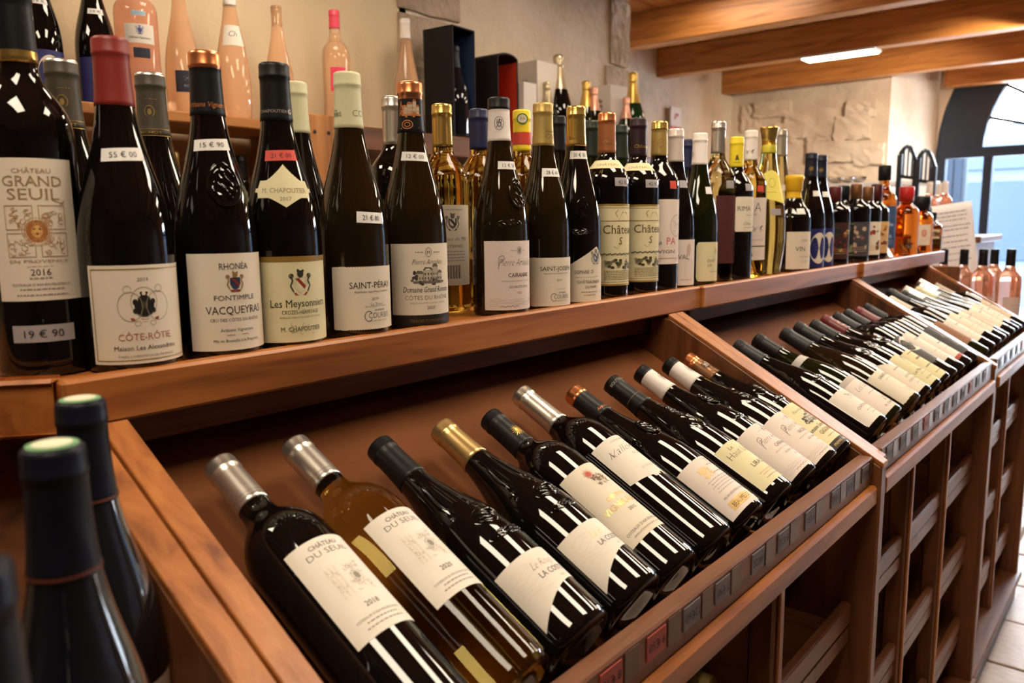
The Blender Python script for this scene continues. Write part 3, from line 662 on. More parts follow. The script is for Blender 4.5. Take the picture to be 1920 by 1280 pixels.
# 6 copper top with castle print
b = std((768, 155), FY, 'dark bottle with copper-and-black printed capsule and house-picture label, tag 12 € 00', 'burgundy', .0415, GB)
b.capsule(CK, .062, CCOP, .0205); CI = pr('copper_ink', (.6, .22, .08), .4, .5)
b.mark(lambda A: A.text('Domaine', 0, 0, .0042, '#2a1008', shear=.3, w=.024), b.H - .0175, radians(4), .0024)
b.mark(lambda A: (A.house(0, 0, .022, .020, CI, CI), A.ring(-.004, -.0105, .0065, .0055, .0010, CI), A.ring(-.004, -.0105, .0035, .0030, .0008, CI), A.line([(-.014, 0), (-.012, .018), (-.009, .002)], .0010, CI), A.line([(-.012, -.015), (.010, -.014)], .0008, CI)), b.H - .042, radians(0), .0014, name='emblem')
b.price(.2140, '12 € 00', az=radians(12), w=.036, rot=radians(-2))
def a(A, W, v0, v1):
    A.text('Pierre Amadieu', 0, v1 - .0255, .0070, '#3c3a38', shear=.45, thin=.014, w=.042, serif=False); A.text('Domaine Grand Romane', 0, v0 + .0410, .0072, '#26241f', shear=.25, w=.066)
    A.text('CÔTES DU RHÔNE', 0, v0 + .0315, .0055, '#4a463e', w=.062, serif=False, thin=.012); A.text('APPELLATION CÔTES DU RHÔNE CONTRÔLÉE', 0, v0 + .0265, .0018, '#8c857a', w=.050); A.text('2020', .002, v0 + .0195, .0042, '#5b564c')
    A.text('TERROIR DOMAINE AOC', 0, v0 + .0035, .0038, '#6a5330', w=.052)
def e(A, W, v0, v1):
    A.house(0, v0 + .052, .040, .024); A.ring(.0, v1 - .0105, .0042, .0060, .0005, '#55504a'); A.text('M', 0, v1 - .0130, .0045, '#55504a', serif=False); A.small(-.012, v1 - .0110, .010); A.small(.012, v1 - .0110, .010)
    A.rect(-W, v0, W, v0 + .0125, '#1c130d')
b.label(.006, .107, .100, PAPER, [('emblem', e), ('lettering', a)], az=radians(24))
# 9 white capsule with monogram
def mono(A, u, v, k, c='#26242a'):
    A.ring(u, v, .0062 * k, .0088 * k, .00055 * k, c, 28)
    for p in ([(-.0022, .0050), (-.0026, -.0008), (-.0010, -.0022)], [(.0005, .0062), (-.0008, -.0012)], [(.0005, .0062), (.0016, -.001)], [(.0003, .0040), (.0030, .0048), (.0036, .0022), (.0016, .0006), (.0038, -.0022)], [(-.0030, -.0058), (-.0018, -.0020), (.0002, -.0052), (.0020, -.0020), (.0034, -.0058)], [(-.0028, .0012), (.0012, .0012)]):
        A.line([(u + x * k, v + y * k) for x, y in p], .00075 * k, c)
def pierre(A, W, v0, v1, t, sub, extra=True):
    A.text('Pierre Amadieu', .004, v1 - .0345, .0105, '#3a3844', shear=.5, thin=.020, w=.058, serif=False); A.line([(-.026, v1 - .040), (-.0245, v1 - .022), (-.019, v1 - .020), (-.017, v1 - .025), (-.022, v1 - .029)], .0006, '#3a3844')
    A.text(t, .006, v0 + .0465, .0060, '#5a3a4a', w=.036); A.text('APPELLATION D’ORIGINE CONTRÔLÉE', .004, v0 + .0400, .0020, '#9a8c8c', w=.052); A.text(sub, .006, v0 + .0310, .0035, '#6a5c62', w=.034); A.text('2021', .006, v0 + .0225, .0032, '#6a5c62')
def pierre_e(A, W, v0, v1):
    mono(A, .006, v1 - .0135, .65); A.small(-.004, v1 - .0140, .008, '#b09a9a'); A.small(.015, v1 - .0140, .006, '#b09a9a')
    rnd = random.Random(4)
    for k in range(5): A.line([(-W * .86 + i * W * 1.7 / 12, v0 + .005 + .0022 * k + rnd.uniform(0, .0030)) for i in range(13)], .0003, '#b4a6a4')
    A.line([(-.024 + i * .0036, v0 + .0040 + .0022 * (i % 2)) for i in range(9)], .0006, '#6f6a78')
b = std((935, 184), FY, 'brown-black bottle with black-topped white capsule and oval monogram, rosy label, tag 12 €', 'burgundy', .0410, GB)
b.capsule(CWHT, .060, CK, .0175); b.mark(lambda A: mono(A, 0, 0, 1.05), b.H - .036, radians(0), .0012, name='emblem')
b.seal(.172, .0150, .0225, radians(47), .0017); b.price(.2110, '12 € 50', az=radians(38), w=.034)
b.seal(.130, .020, .006, radians(20), .0010, seed=9, oval=False, name='embossed_lettering')
b.label(.009, .106, .094, PAPERP, [('emblem', pierre_e), ('lettering', lambda A, W, v0, v1: pierre(A, W, v0, v1, 'CAIRANNE', 'LES HAUTES RIVES'))], az=radians(31))
# 10 matt gold capsule
b = std((1018, 194), FY, 'dark bottle with matt gold capsule and short deckle-edged cream label, tag 28 €', 'burgundy', .0405, GB)
b.capsule(CGOLDM, .063); b.mark(lambda A: (A.text('S', -.022, 0, .0050, '#5a4010', serif=False), A.text('CO', .010, 0, .0075, '#5a4010', serif=False, thin=.02), A.text('Domaine', .010, .0095, .0030, '#5a4010', shear=.3)), b.H - .053, radians(4), .0012)
b.price(.205, '28 € 60', az=radians(36), w=.034, h=.0125)
def a(A, W, v0, v1):
    A.text('SAINT-JOSEPH', .004, v1 - .0190, .0068, '#2c2c30', w=.056); A.text('Appellation Saint-Joseph Contrôlée', .004, v1 - .0240, .0022, '#77706a', w=.046); A.text('2019', .006, v1 - .0350, .0034, '#77706a'); A.text('Mis en bouteille', .010, v0 + .0245, .0018, '#a59d92', w=.018); courbis(A, v0 - .002, .012)
b.label(.006, .078, .092, PAPER, a, az=radians(26), top=deckle(30, .0008), bot=deckle(30, -.0008), nu=60)
# 11 shiny gold capsule, slanted label
b = std((1080, 200), FY, 'dark embossed bottle with shiny gold capsule and slanted cream label, tag 30 €', 'burgundy', .0405, GD)
b.capsule(CGOLD, .062); b.mark(lambda A: A.text('Domaine', 0, 0, .0050, '#6a4d12', w=.022, serif=False), b.H - .052, radians(2), .0012)
b.price(.236, '30 € 50', az=radians(20), w=.032, h=.0125); b.seal(.150, .014, .020, radians(20), .0013, seed=6, oval=False); b.seal(.115, .022, .006, radians(15), .0010, seed=8, oval=False, name='embossed_lettering')
def a(A, W, v0, v1):
    A.text('DOMAINE', -.010, v0 + .0450, .0058, '#4a4238', w=.024); A.text('D', .008, v0 + .0450, .0058, '#4a4238'); A.rect(-.022, v0 + .039, .030, v0 + .0394, '#a59a84'); A.text('CHÂTEAUNEUF', .004, v0 + .0295, .0048, '#5a5044', w=.044); A.text('DU PAPE', .006, v0 + .0215, .0040, '#5a5044'); A.small(.004, v0 + .015, .03); A.small(.004, v0 + .010, .022)
b.label(.005, .082, .100, PAPER, [('emblem', lambda A, W, v0, v1: A.crest(.016, v0 + .070, .0062, '#5b6478', '#5b6478', '#8a8070')), ('lettering', a)], az=radians(28), top=lambda t: .030 * t if t < .35 else .030 * .35 - .05 * (t - .35))
# 12, 13 twin castle labels
def twin(px, capm, word, lab, captop=None):
    b = std(px, FY + .002, lab, 'bordeaux', .0385, GD, seg=40)
    b.capsule(capm, .066, captop, .016); b.mark(lambda A: A.text('Château', .004, 0, .0062, pr('gold_ink', (.55, .36, .10), .35, .8), shear=.15), b.H - .052, radians(16), .0013)
    b.label(b.H * .704, b.H * .748, .084, PAPERY, lambda A, W, v0, v1: A.text('CHÂTEAU', 0, v0 + .004, .0040, '#8a6a2a', w=.038), az=radians(6), name='neck_collar', nv=8)
    b.price(.196, '42 €', az=radians(44), w=.030, h=.014, mat=pr('grey_price', (.36, .33, .34), .6))
    def a(A, W, v0, v1):
        A.text('Château', .002, v0 + .0870, .0150, '#5a4718', w=.066); A.text('S', .0, v0 + .0690, .0125, '#6a5628', shear=.2)
        for k in range(6): A.small(.0, v0 + .010 + k * .0028, .058, '#7a6e4c', .0013)
    def e(A, W, v0, v1):
        A.frame(-W, v0, W, v1, .0030, pr('gold_border', (.42, .28, .07), .45, .4)); A.frame(-W + .0052, v0 + .006, W - .0052, v1 - .006, .0008, '#8a6a2a'); A.rect(-W + .006, v1 - .0285, W - .006, v1 - .0275, '#8a6a2a')
        A.poly([(-.004, v1 - .026), (.022, v1 - .026), (.014, v1 - .014), (.004, v1 - .013)], '#a8843e'); A.line([(-.006, v1 - .022), (-.010, v1 - .015), (-.005, v1 - .010)], .0010, '#7d6230')
        c = v0 + .052; A.poly([(-.030, c), (-.012, c + .014), (-.006, c + .0105), (.002, c + .019), (.014, c + .008), (.030, c + .002), (.030, c - .004), (-.030, c - .004)], '#b7ab82'); [A.ell(-.034 + i * .003, c + .0008 * ((i * 7) % 3), .0016, .0015, '#4b4630', 6) for i in range(22)]
        rnd = random.Random(9)
        for k in range(34): A.ell(rnd.uniform(-.028, .028), v0 + rnd.uniform(.029, .044), .0036, .0026, rnd.choice(['#3b3824', '#55503a', '#74694a', '#8f8566']), 7)
        A.rect(.008, v0 + .033, .022, v0 + .045, '#d8cda4'); A.poly([(.006, v0 + .045), (.024, v0 + .045), (.015, v0 + .050)], '#5c5236'); A.rect(.011, v0 + .037, .0135, v0 + .041, '#3d3826'); A.rect(.0165, v0 + .037, .019, v0 + .041, '#3d3826')
    b.label(.024, .160, .092, PAPERY, [('emblem', e), ('lettering', a)], az=radians(38))
twin((1138, 212), cap('copper_brown', (.36, .13, .05), .4, .3), 'C', 'dark bottle with copper-brown capsule and gold-bordered landscape label', CCOP)
twin((1197, 222), CPUR, 'C', 'dark bottle with plum-black capsule and gold-bordered landscape label')
# 14
b = std((1237, 228), FY + .002, 'dark bottle with gold capsule and tall rosy label with red lettering', 'bordeaux', .0380, GD, seg=40); b.capsule(CGOLDM, .062, CGOLD, .014); b.mark(lambda A: (A.ring(0, 0, .006, .008, .001, '#a08030'), A.scrolls(0, 0, .005, .007, '#a08030', 8, .0006, 2)), b.H - .040, radians(12), .0012, name='emblem')
b.price(.196, '', az=radians(45), w=.016, h=.014, mat=TAGR)
def a(A, W, v0, v1):
    A.text('2020', -.022, v1 - .009, .0032, '#6a6266'); A.text('le', -.012, v0 + .036, .0080, '#3a3438', shear=.2, rot=.6); A.text('PA', -.002, v0 + .036, .0135, '#c25c5c', al='l'); A.text('VIGN', -.018, v0 + .020, .0066, '#5a5058', w=.036, al='l'); A.small(0, v0 + .010, .05)
b.label(.052, .170, .072, PAPERP, [('emblem', lambda A, W, v0, v1: (A.ring(.022, v1 - .048, .016, .020, .0007, '#7d7078', 28), A.scrolls(.022, v1 - .048, .011, .014, '#8a90a8', 10, .0006, 3))), ('lettering', a)], az=radians(26))
# 15
b = std((1268, 242), FY + .004, 'dark bottle with satin white capsule and low rosy label beside the red lettered one', 'burgundy', .0385, GD, seg=40); b.capsule(cap('satin_white', (.66, .58, .54), .35, .3), .062); b.price(.200, '', az=radians(45), w=.02, h=.014, mat=pr('grey_price', (.36, .33, .34), .6))
b.label(.008, .095, .088, PAPERP, [('emblem', lambda A, W, v0, v1: (A.ell(.008, v0 + .068, .006, .012, '#c9b0a8', 10), A.ring(.010, v0 + .03, .012, .02, .0005, '#bda9a4'))), ('lettering', lambda A, W, v0, v1: (A.text('VAL', -.016, v0 + .050, .0095, '#544a48', al='l'), A.small(.004, v0 + .010, .03)))], az=radians(34))
# 16
b = std((1313, 250), FY + .002, 'olive green bottle with white capsule and rounded pale yellow label', 'burgundy', .0390, GG, seg=40); b.capsule(CWHT, .062)
b.mark(lambda A: A.line([(-.012, -.004), (-.010, .006), (-.008, -.004)], .001, '#6a5a5a'), b.H - .042, radians(-20), .0012, name='emblem')
rnd_c = lambda t: -.008 * max(0, (abs(t) - .86) / .14) ** 2.2
b.label(.010, .088, .076, PAPERY, [('lettering', lambda A, W, v0, v1: (A.text('CHÂT', -.016, v0 + .038, .0062, '#6a6a2a', serif=False, al='l'), A.text('LA', -.014, v0 + .029, .0062, '#6a6a2a', serif=False, al='l'), A.small(.004, v0 + .018, .024))), ('emblem', lambda A, W, v0, v1: A.line([(.006, v0 + .055), (.008, v0 + .066), (.012, v0 + .054)], .0012, '#6a6a2a'))], az=radians(52), top=rnd_c, bot=lambda t: -rnd_c(t), nu=40)
b.price(.190, '', az=radians(50), w=.018, h=.014)
# 17 clear with maroon label
b = std((1348, 228), .775, 'clear bottle of pale wine with silver capsule and maroon label', 'bordeaux', .0385, W_PALE, seg=40); b.capsule(CSIL, .066)
b.label(.040, .182, .076, pr('maroon_paper', (.075, .014, .016), .6), [('emblem', lambda A, W, v0, v1: (A.ell(.014, v0 + .038, .012, .010, '#200a0c', 12), A.line([(-.012, v0 + .046), (.006, v0 + .042)], .002, '#200a0c'), A.line([(.010, v0 + .028), (.006, v0 + .014)], .002, '#200a0c')))], az=radians(54)); b.price(.205, '', az=radians(45), w=.022, h=.016, mat=pr('grey_price', (.36, .33, .34), .6))
# 18 yellow capsule
b = std((1382, 257), FY, 'dark bottle with yellow capsule and eight-sided cream label', 'bordeaux', .0380, GD, seg=40); b.capsule(CYEL, .064); b.mark(lambda A: (A.poly([(-.004, -.006), (.004, -.006), (.001, .006), (-.002, .004)], '#5a4a08'), A.text('CHÂTEAU', 0, -.012, .003, '#5a4a08', w=.016)), b.H - .044, radians(6), .0012, name='emblem')
oct_ = lambda t: -.010 * max(0, (abs(t) - .8) / .2)
b.label(.106, .180, .070, PAPER, lambda A, W, v0, v1: (A.text('RIMA', -.026, v0 + .044, .0105, '#5a5248', w=.034, al='l'), A.small(.004, v0 + .034, .02), A.text('Côtes', 0, v0 + .014, .0065, '#6a6258', shear=.4, serif=False), A.small(.004, v0 + .008, .028)), az=radians(46), top=oct_, bot=lambda t: -oct_(t), nu=40); b.price(.200, '', az=radians(50), w=.020, h=.015, mat=pr('grey_price', (.36, .33, .34), .6))
# 19 horse
b = std((1409, 245), .772, 'clear golden bottle with white capsule bearing a black running horse', 'bordeaux', .0375, W_GOLD, seg=40); b.capsule(CWHT, .066)
def horse(A, u, v, k, c='#2c2a30'):
    A.poly([(u - .012 * k, v + .002 * k), (u - .004 * k, v + .005 * k), (u + .006 * k, v + .0045 * k), (u + .012 * k, v + .010 * k), (u + .014 * k, v + .008 * k), (u + .009 * k, v + .002 * k), (u - .002 * k, v)], c)
    for p in ([(-.010, .002), (-.016, -.006)], [(-.008, .002), (-.010, -.007)], [(.006, .002), (.013, -.003)], [(.004, .001), (.008, -.007)], [(-.012, .004), (-.018, .007)]): A.line([(u + x * k, v + y * k) for x, y in p], .0014 * k, c)
b.mark(lambda A: horse(A, 0, 0, .6), b.H - .048, radians(-4), .0012, name='emblem')
b.label(.040, .180, .072, PAPERP, [('emblem', lambda A, W, v0, v1: (horse(A, .002, v0 + .070, .9), A.rect(-W, v0 + .030, W * .8, v0 + .0325, '#5a4a28'), A.rect(-.018, v0 + .008, -.010, v0 + .015, '#5f8a4a'))), ('lettering', lambda A, W, v0, v1: (A.text('JA', -.018, v1 - .032, .0230, '#3a343c', w=.026, serif=False, thin=.02, al='l'), A.text('D’ES', -.016, v1 - .040, .0052, '#5a5258', al='l'), A.small(.002, v0 + .045, .03)))], az=radians(32)); b.price(.200, '', az=radians(40), w=.018, h=.014, mat=TAGR)
# 20 flared gold top
PROF['curvy'] = [(.80, 0), (.84, .06), (1, .24), (1, .34), (.90, .48), (.66, .62), (.47, .74), (.38, .82), (.36, 1)]
b = std((1443, 238), FY, 'curvy pale bottle with flared gold stopper top and slanted yellow neck label', 'curvy', .0440, W_OLIVE, seg=40); b.capsule(CGOLD, .060, flare=1, bands=[(0, .018, cap('yellow_foil', (.62, .55, .06), .4, .3))])
b.label(.175, .245, .062, pr('yellow_paper', (.80, .70, .14), .6), lambda A, W, v0, v1: (A.ring(.0, v0 + .040, .008, .011, .0008, '#8a7a20'), A.small(0, v0 + .018, .02, '#a09030')), az=radians(20), nv=10, bot=lambda t: -.010 * t, top=lambda t: -.012 * abs(t)); b.price(.148, '', az=radians(30), w=.026, h=.014, mat=pr('grey_price', (.36, .33, .34), .6))
b = std((1464, 243), .80, 'slim pale bottle with dull silver capsule half hidden by the flared gold top', 'flute', .036, W_PALE, seg=36); b.capsule(cap('dull_silver', (.42, .38, .30), .35, .6), .066); b.label(.070, .120, .07, PAPERP, None, az=radians(40)); b.price(.210, '', az=radians(40), w=.022, h=.014)
# 22 flask
b = std((1490, 330), FY, 'squat dark flask with thick yellow wax cap and cream label', 'flask', .0430, GD, seg=36); b.capsule(cap('yellow_wax', (.75, .45, .02), .4), .055, lip=.004)
V, Fc = lathe([(.0165, -.030), (.0205, -.026), (.0215, -.004), (.0235, .001), (.0235, .008), (.020, .012), (.010, .013)], 30); o = mk('wax_drip', [(x, y, z + b.H - .010) for x, y, z in V], Fc, cap('yellow_wax', 0), b.root, None, True)
b.label(.008, .100, .090, PAPER, lambda A, W, v0, v1: (A.text('CÔTE', .0, v0 + .068, .0052, '#6a6258', w=.020), A.text('VIN', -.024, v0 + .044, .0120, '#3a342c', al='l'), A.small(.004, v0 + .030, .03), A.small(.004, v0 + .018, .02)), az=radians(42)); b.price(.150, '', az=radians(30), w=.022, h=.014)
# blue label pair
def bluelabel(b, az):
    b.label(.006, .106, .100, pr('blue_paper', (.018, .020, .13), .5), [('emblem', lambda A, W, v0, v1: A.ell(.006, (v0 + v1) / 2, .026, .040, PAPER, 36)), ('lettering', lambda A, W, v0, v1: (A.small(.006, v0 + .060, .03, '#6a6a8a'), A.small(.006, v0 + .045, .024, '#6a6a8a'), A.small(.006, v0 + .052, .028, '#6a6a8a')))], az=az)
for px, y, rz_, lab in (((1522, 287), FY, 34, 'front one of two black-capped bottles with blue label and cream oval'), ((1540, 291), FY + .006, 38, 'rear one of two black-capped bottles with blue label, next to the spirits')):
    b = std(px, y, lab, 'burgundy', .0410, GD, seg=36); b.capsule(cap('ink_blue', (.010, .012, .028), .4), .060); b.mark(lambda A: (A.ring(0, 0, .0055, .0055, .0010, '#a08440'), A.ell(0, 0, .0026, .0030, '#a08440', 8)), b.H - .040, radians(4), .0012, name='emblem'); bluelabel(b, radians(rz_)); b.price(.196, '', az=radians(40), w=.02, h=.014)
# spirits
def spirit(px, y, lab, R, glass, capm, caplen, lcol, prof='wide_shoulder', v0=.02, v1=.12, seed=1, frame=None, ov=False, capr=1.15, w=.085, cols=('#7a2f2a', '#2d3a2a', '#b89a5a', '#1e1a16')):
    x, H = stand_h(px, y); b = Bottle('spirit_bottle', lab, 'spirit bottle', prof, H + .002, R, glass, 'spirits at the far end of the top shelf', 36); b.ca = -atan2(x, y); b.stand(x, y, SZ)
    r0 = b.f(b.H) * capr; V, Fc = lathe([(r0, b.H - caplen), (r0 * 1.02, b.H - caplen * .5), (r0 * 1.02, b.H - .003), (r0 * .94, b.H), (r0 * .5, b.H + .0006)], 28); mk('stopper', V, Fc, capm, b.root, None, True)
    def e(A, W, a0, a1):
        rnd = random.Random(seed)
        if ov: A.ell(0, (a0 + a1) / 2, W * .8, (a1 - a0) * .46, PAPER, 30); A.ell(0, (a0 + a1) / 2 + .006, W * .35, (a1 - a0) * .2, '#c98b7a', 16); A.small(0, a0 + .02, W); return
        if frame: A.frame(-W + .003, a0 + .003, W - .003, a1 - .003, .003, frame)
        for k in range(26): A.ell(rnd.uniform(-W * .75, W * .75), rnd.uniform(a0 + .012, a1 - .012), rnd.uniform(.003, .008), rnd.uniform(.003, .008), rnd.choice(cols), 9)
        for k in range(3): A.small(0, a0 + .014 + k * .006, W * 1.1, cols[2], .0016)
    b.label(v0, v1, w, lcol, [('emblem', e)], az=radians(22)); return b
spirit((1567, 350), FY, 'square-shouldered dark spirit bottle with dark red ornate label', .042, GD, cap('dark_red', (.10, .012, .012), .4), .045, pr('dark_red_paper', (.05, .012, .014), .6), seed=2)
spirit((1582, 348), FY + .03, 'dark spirit bottle with green-framed black label among the spirits', .042, GD, CK, .045, pr('black_paper', (.012, .014, .012), .6), seed=3, frame='#6f7a4a', cols=('#20261c', '#2d3a2a', '#7d8a5a', '#1e1a16'))
spirit((1607, 345), FY, 'dark spirit bottle with grey-pink flowered label', .042, GD, CBRN, .048, pr('flower_paper', (.05, .045, .05), .6), seed=4, cols=('#8a5a62', '#4a4e58', '#b8a08a', '#2a2226'))
spirit((1628, 350), FY, 'dark spirit bottle with cream label full of red and green flowers', .042, GD, CBRN, .050, PAPER, seed=5, cols=('#9a3a32', '#4a6a3a', '#b8803a', '#7a2a2a'))
spirit((1645, 345), FY + .012, 'dark rounded spirit bottle with tawny label and red bird', .041, GD, cap('wine_red', (.06, .008, .008), .35), .055, pr('tawny_paper', (.62, .40, .18), .6), seed=6, cols=('#8a2a20', '#a8702a', '#d0a050', '#6a3a1a'), prof='spirit')
spirit((1660, 310), FY + .03, 'tall amber spirit bottle with black stopper and blue side label', .043, W_AMBER, CK, .05, pr('side_blue', (.04, .08, .18), .6), seed=7, v0=.03, v1=.17, cols=('#2a4a7a', '#1d3050', '#8aa0c0', '#2a4a7a'), prof='spirit', capr=1.3)
spirit((1701, 350), FY, 'amber rum bottle with red stopper', .045, W_AMBER, CPNK if False else cap('bright_red', (.42, .015, .012), .35), .052, PAPER, 'spirit', .03, .04, 8, capr=1.5, w=.02)
spirit((1727, 368), FY, 'amber round bottle with wide black stopper and oval portrait label', .047, W_AMBER, CK, .052, PAPER, 'spirit', .03, .105, 9, ov=True, capr=2.0, w=.055)
spirit((1738, 388), FY + .04, 'amber bottle just behind the oval portrait label', .045, W_AMBER, CK, .03, PAPER, 'spirit', .03, .04, 10, w=.02)
spirit((1748, 398), FY - .005, 'small golden bottle last in the row, against the paper sheet', .040, W_OLIVE, CK, .03, PAPERY, 'spirit', .05, .085, 11, w=.04)
for k, (x_, col) in enumerate(((2.86, (.62, .60, .62)), (3.06, (.02, .02, .024)), (3.23, (.03, .03, .034)))):
    c_ = empty('card_holder', (x_, .735, SZ)); tag(c_, ('pale plastic price card holder in front of the amber rum', 'black price card holder before the oval portrait bottle', 'black price card holder at the end of the shelf')[k], 'card holder')
    mk('card', [(-.022, 0, .002), (.022, 0, .002), (.022, .022, .038), (-.022, .022, .038), (-.022, .003, .002), (.022, .003, .002), (.022, .025, .038), (-.022, .025, .038)], [(0, 1, 2, 3), (7, 6, 5, 4), (0, 4, 5, 1), (3, 2, 6, 7), (0, 3, 7, 4), (1, 5, 6, 2)], pr('card_%d' % k, col, .3), c_)
    box('foot', -.02, .02, -.006, .028, 0, .003, CK, c_)
# second row
GRP2 = 'second row of standing bottles behind'
def back(px, y, lab, prof, R, glass, capm, cl=.062, top=None, **k):
    b = std(px, y, lab, prof, R, glass, group=GRP2, seg=36); b.capsule(capm, cl, top, .004); return b
def laurel(b, az):
    g = pr('gold_ink', (.55, .36, .10), .35, .8)
    b.mark(lambda A: (A.ring(0, 0, .0050, .0065, .0010, g, 20, -.9, 4.0), A.ell(0, -.0005, .0020, .0034, g, 8), A.text('BICHOT', 0, -.0235, .0028, g, w=.020), A.rect(-.02, -.026, .02, -.0254, g), A.rect(-.02, -.019, .02, -.0184, g), A.small(.002, .0125, .012, g, .0008)), b.H - .042, az, .0012, name='emblem')
b = back((113, 113), .885, 'olive-grey capped bottle peeping out between the left edge bottle and the red-capped one', 'burgundy', .041, GD, COLV, .068, CSIL); laurel(b, radians(-6))
b = back((280, 138), .885, 'olive-grey capped bottle peeping out just right of the red-capped one', 'burgundy', .041, GD, COLV, .068, CSIL); laurel(b, radians(-10))
back((552, 155), .865, 'cream capped bottle mostly hidden behind the curly neck label bottle', 'burgundy', .040, GD, CGRN, .062)
back((735, 182), .870, 'silver capped dark bottle half hidden behind the copper-and-black capsule', 'bordeaux', .038, GD, CSIL, .066)
b = back((828, 196), .860, 'golden sweet wine bottle with shiny gold capsule and cream label with barcode', 'bordeaux', .0385, W_GOLD, CGOLD, .062)
b.label(.040, .158, .074, PAPER, [('emblem', lambda A, W, v0, v1: (A.crest(.004, v1 - .026, .0065, '#5a564e', '#3a3632', '#6a645a'), [A.rect(-.012 + k * .0022, v0 + .010, -.012 + k * .0022 + (.0008, .0014)[k % 2], v0 + .030, '#3a3632') for k in range(13)])), ('lettering', lambda A, W, v0, v1: (A.text('GRAND VIN DE BORDEAUX', .002, v1 - .008, .0022, '#5a544a', w=.040), A.text('Château de Ma', .002, v0 + .066, .0058, '#3a3632', shear=.4, serif=False, thin=.012, w=.050), A.text('SAUTERNES', .004, v0 + .056, .0042, '#4a443a', w=.034), [A.small(.004, v0 + .036 + k * .0045, .040) for k in range(4)]))], az=radians(12))
b = back((897, 205), .870, 'golden wine bottle with navy capsule behind the white monogram capsule', 'bordeaux', .038, W_GOLD, CNAVY, .062)
b = back((978, 207), .855, 'golden wine bottle with yellow screw cap banded in red', 'bordeaux', .038, W_GOLD, CYEL, .066, None)
b.label(b.H - .056, b.H - .036, .093, pr('band_red', (.55, .05, .03), .5), None, name='capsule_band', eps=.0011, nu=36); b.last.parent = b.root
b.mark(lambda A: (A.ell(0, 0, .0085, .0085, '#3f6a3a', 24), A.ell(0, 0, .0066, .0066, '#cfc7b2', 20), A.text('AB', 0, -.002, .005, '#8a8474', w=.008)), b.H - .015, radians(4), .0022, name='emblem')
back((1045, 218), .865, 'black capped bottle in the gap between the two gold capsules', 'burgundy', .040, GD, CK)
back((1108, 227), .860, 'dark green capped bottle between the shiny gold and copper-brown capsules', 'burgundy', .040, GG, CDGR, .066)
back((1163, 235), .860, 'dark green capped bottle between the copper-brown and plum capsules', 'burgundy', .040, GG, CDGR, .066)
back((1290, 262), .84, 'navy capped bottle tucked behind the satin white capsule', 'burgundy', .039, GD, CNAVY)
# ------------------------------------------------------------------ bottles lying on the slope
def lying(x, label, prof, R, glass, H, seg=44, roll=0, s0=0.004, group='bottles lying on the sloping boards', n=0):
    b = Bottle('wine_bottle', label, 'wine bottle', prof, H, R, glass, group, seg)
    p = Vector((x, .385, -.385)) + AXV * s0 + NV * (R - .0405)
    b.root.location = p; b.root.rotation_euler = (-(pi / 2 - TH), 0, 0); return b
# the bars: x from the cap, roll by az
def seuil(b, yr):
    def a(A, W, v0, v1):
        G = '#5e564e'; A.text('CHÂTEAU', 0, v1 - .0105, .0048, G, w=.028); A.text('DU SEUIL', 0, v1 - .0190, .0062, '#4a443e', w=.040, serif=False, thin=.014)
        A.text(yr, 0, v0 + .0245, .0052, '#4e4842', w=.013); A.text('COTEAUX D’AIX-EN-PROVENCE', 0, v0 + .0155, .0022, '#6a625a', w=.044); A.small(0, v0 + .0115, .030); A.small(0, v0 + .0070, .036)
    def e(A, W, v0, v1):
        m = '#b7ab9c'; c = v0 + .055
        for k in range(3): A.rect(-.016 + k * .0042, c - .016, -.0145 + k * .0042, c + .017, '#d9cfbf')
        A.scrolls(.006, c + .009, .010, .008, m, 14, .0006, 2); A.scrolls(.006, c - .009, .010, .008, m, 14, .0006, 3); A.ring(.006, c, .0055, .0060, .0006, m); A.ell(.006, c, .0032, .0040, '#8f867a', 10); A.scrolls(-.010, c, .006, .016, m, 12, .0005, 4)
    b.label(.086, .190, .066, PAPERW, [('emblem', e), ('lettering', a)])
def capband(b, t, az=0): b.mark(lambda A: (A.text(t, 0, .003, .0030, '#6a625a', serif=False, w=.030), A.text(t, .042, .003, .0030, '#6a625a', serif=False, w=.030), A.rect(-.024, .0090, .066, .0094, '#7a7268')), b.H - .064, az, .0012)
b = lying(.387, 'lying dark bottle with silver capsule, tall white label, nearest on the slope', 'bordeaux', .0395, GD, .338); b.capsule(CSIL, .064); capband(b, 'CHÂTEAU DU SEUIL'); seuil(b, '2018')
b = lying(.471, 'lying clear bottle of olive white wine with silver capsule and tall white label', 'bordeaux', .0395, W_OLIVE, .338); b.capsule(CSIL, .064); capband(b, 'CHÂTEAU DU SEUIL'); seuil(b, '2020')
def coste(b, t, col):
    def a(A, W, v0, v1): A.text(t, -.014, v0 + .048, .0088, col, shear=.5, serif=False, thin=.022, w=.032 if len(t) > 5 else .018, al='l'); A.text('LA COSTE', .004, v0 + .0375, .0064, '#4a4648', serif=False, w=.034); A.text('2019', .010, v0 + .030, .0026, '#9a9088')
    def e(A, W, v0, v1):
        for k in range(6): A.line([(-W * .85 + i * .004, v0 + .030 + k * .0055 + .0022 * sin(i * .7 + k)) for i in range(9)], .00025, '#cfc4b6')
    b.label(.020, .088, .092, PAPERW, [('emblem', e), ('lettering', a)], bot=lambda t: .024 * (t + 1) / 2 + .012 * (1 - t * t), nu=36)
    b.seal(.145, .020, .012, 0, .0013, seed=12, oval=False); b.seal(.118, .024, .0055, 0, .0011, seed=15, oval=False, name='embossed_lettering')
    b.mark(lambda A: A.text('LA COSTE', 0, 0, .0075, b.body.data.materials[0], serif=False, w=.036), .114, 0, .0016, b.body)
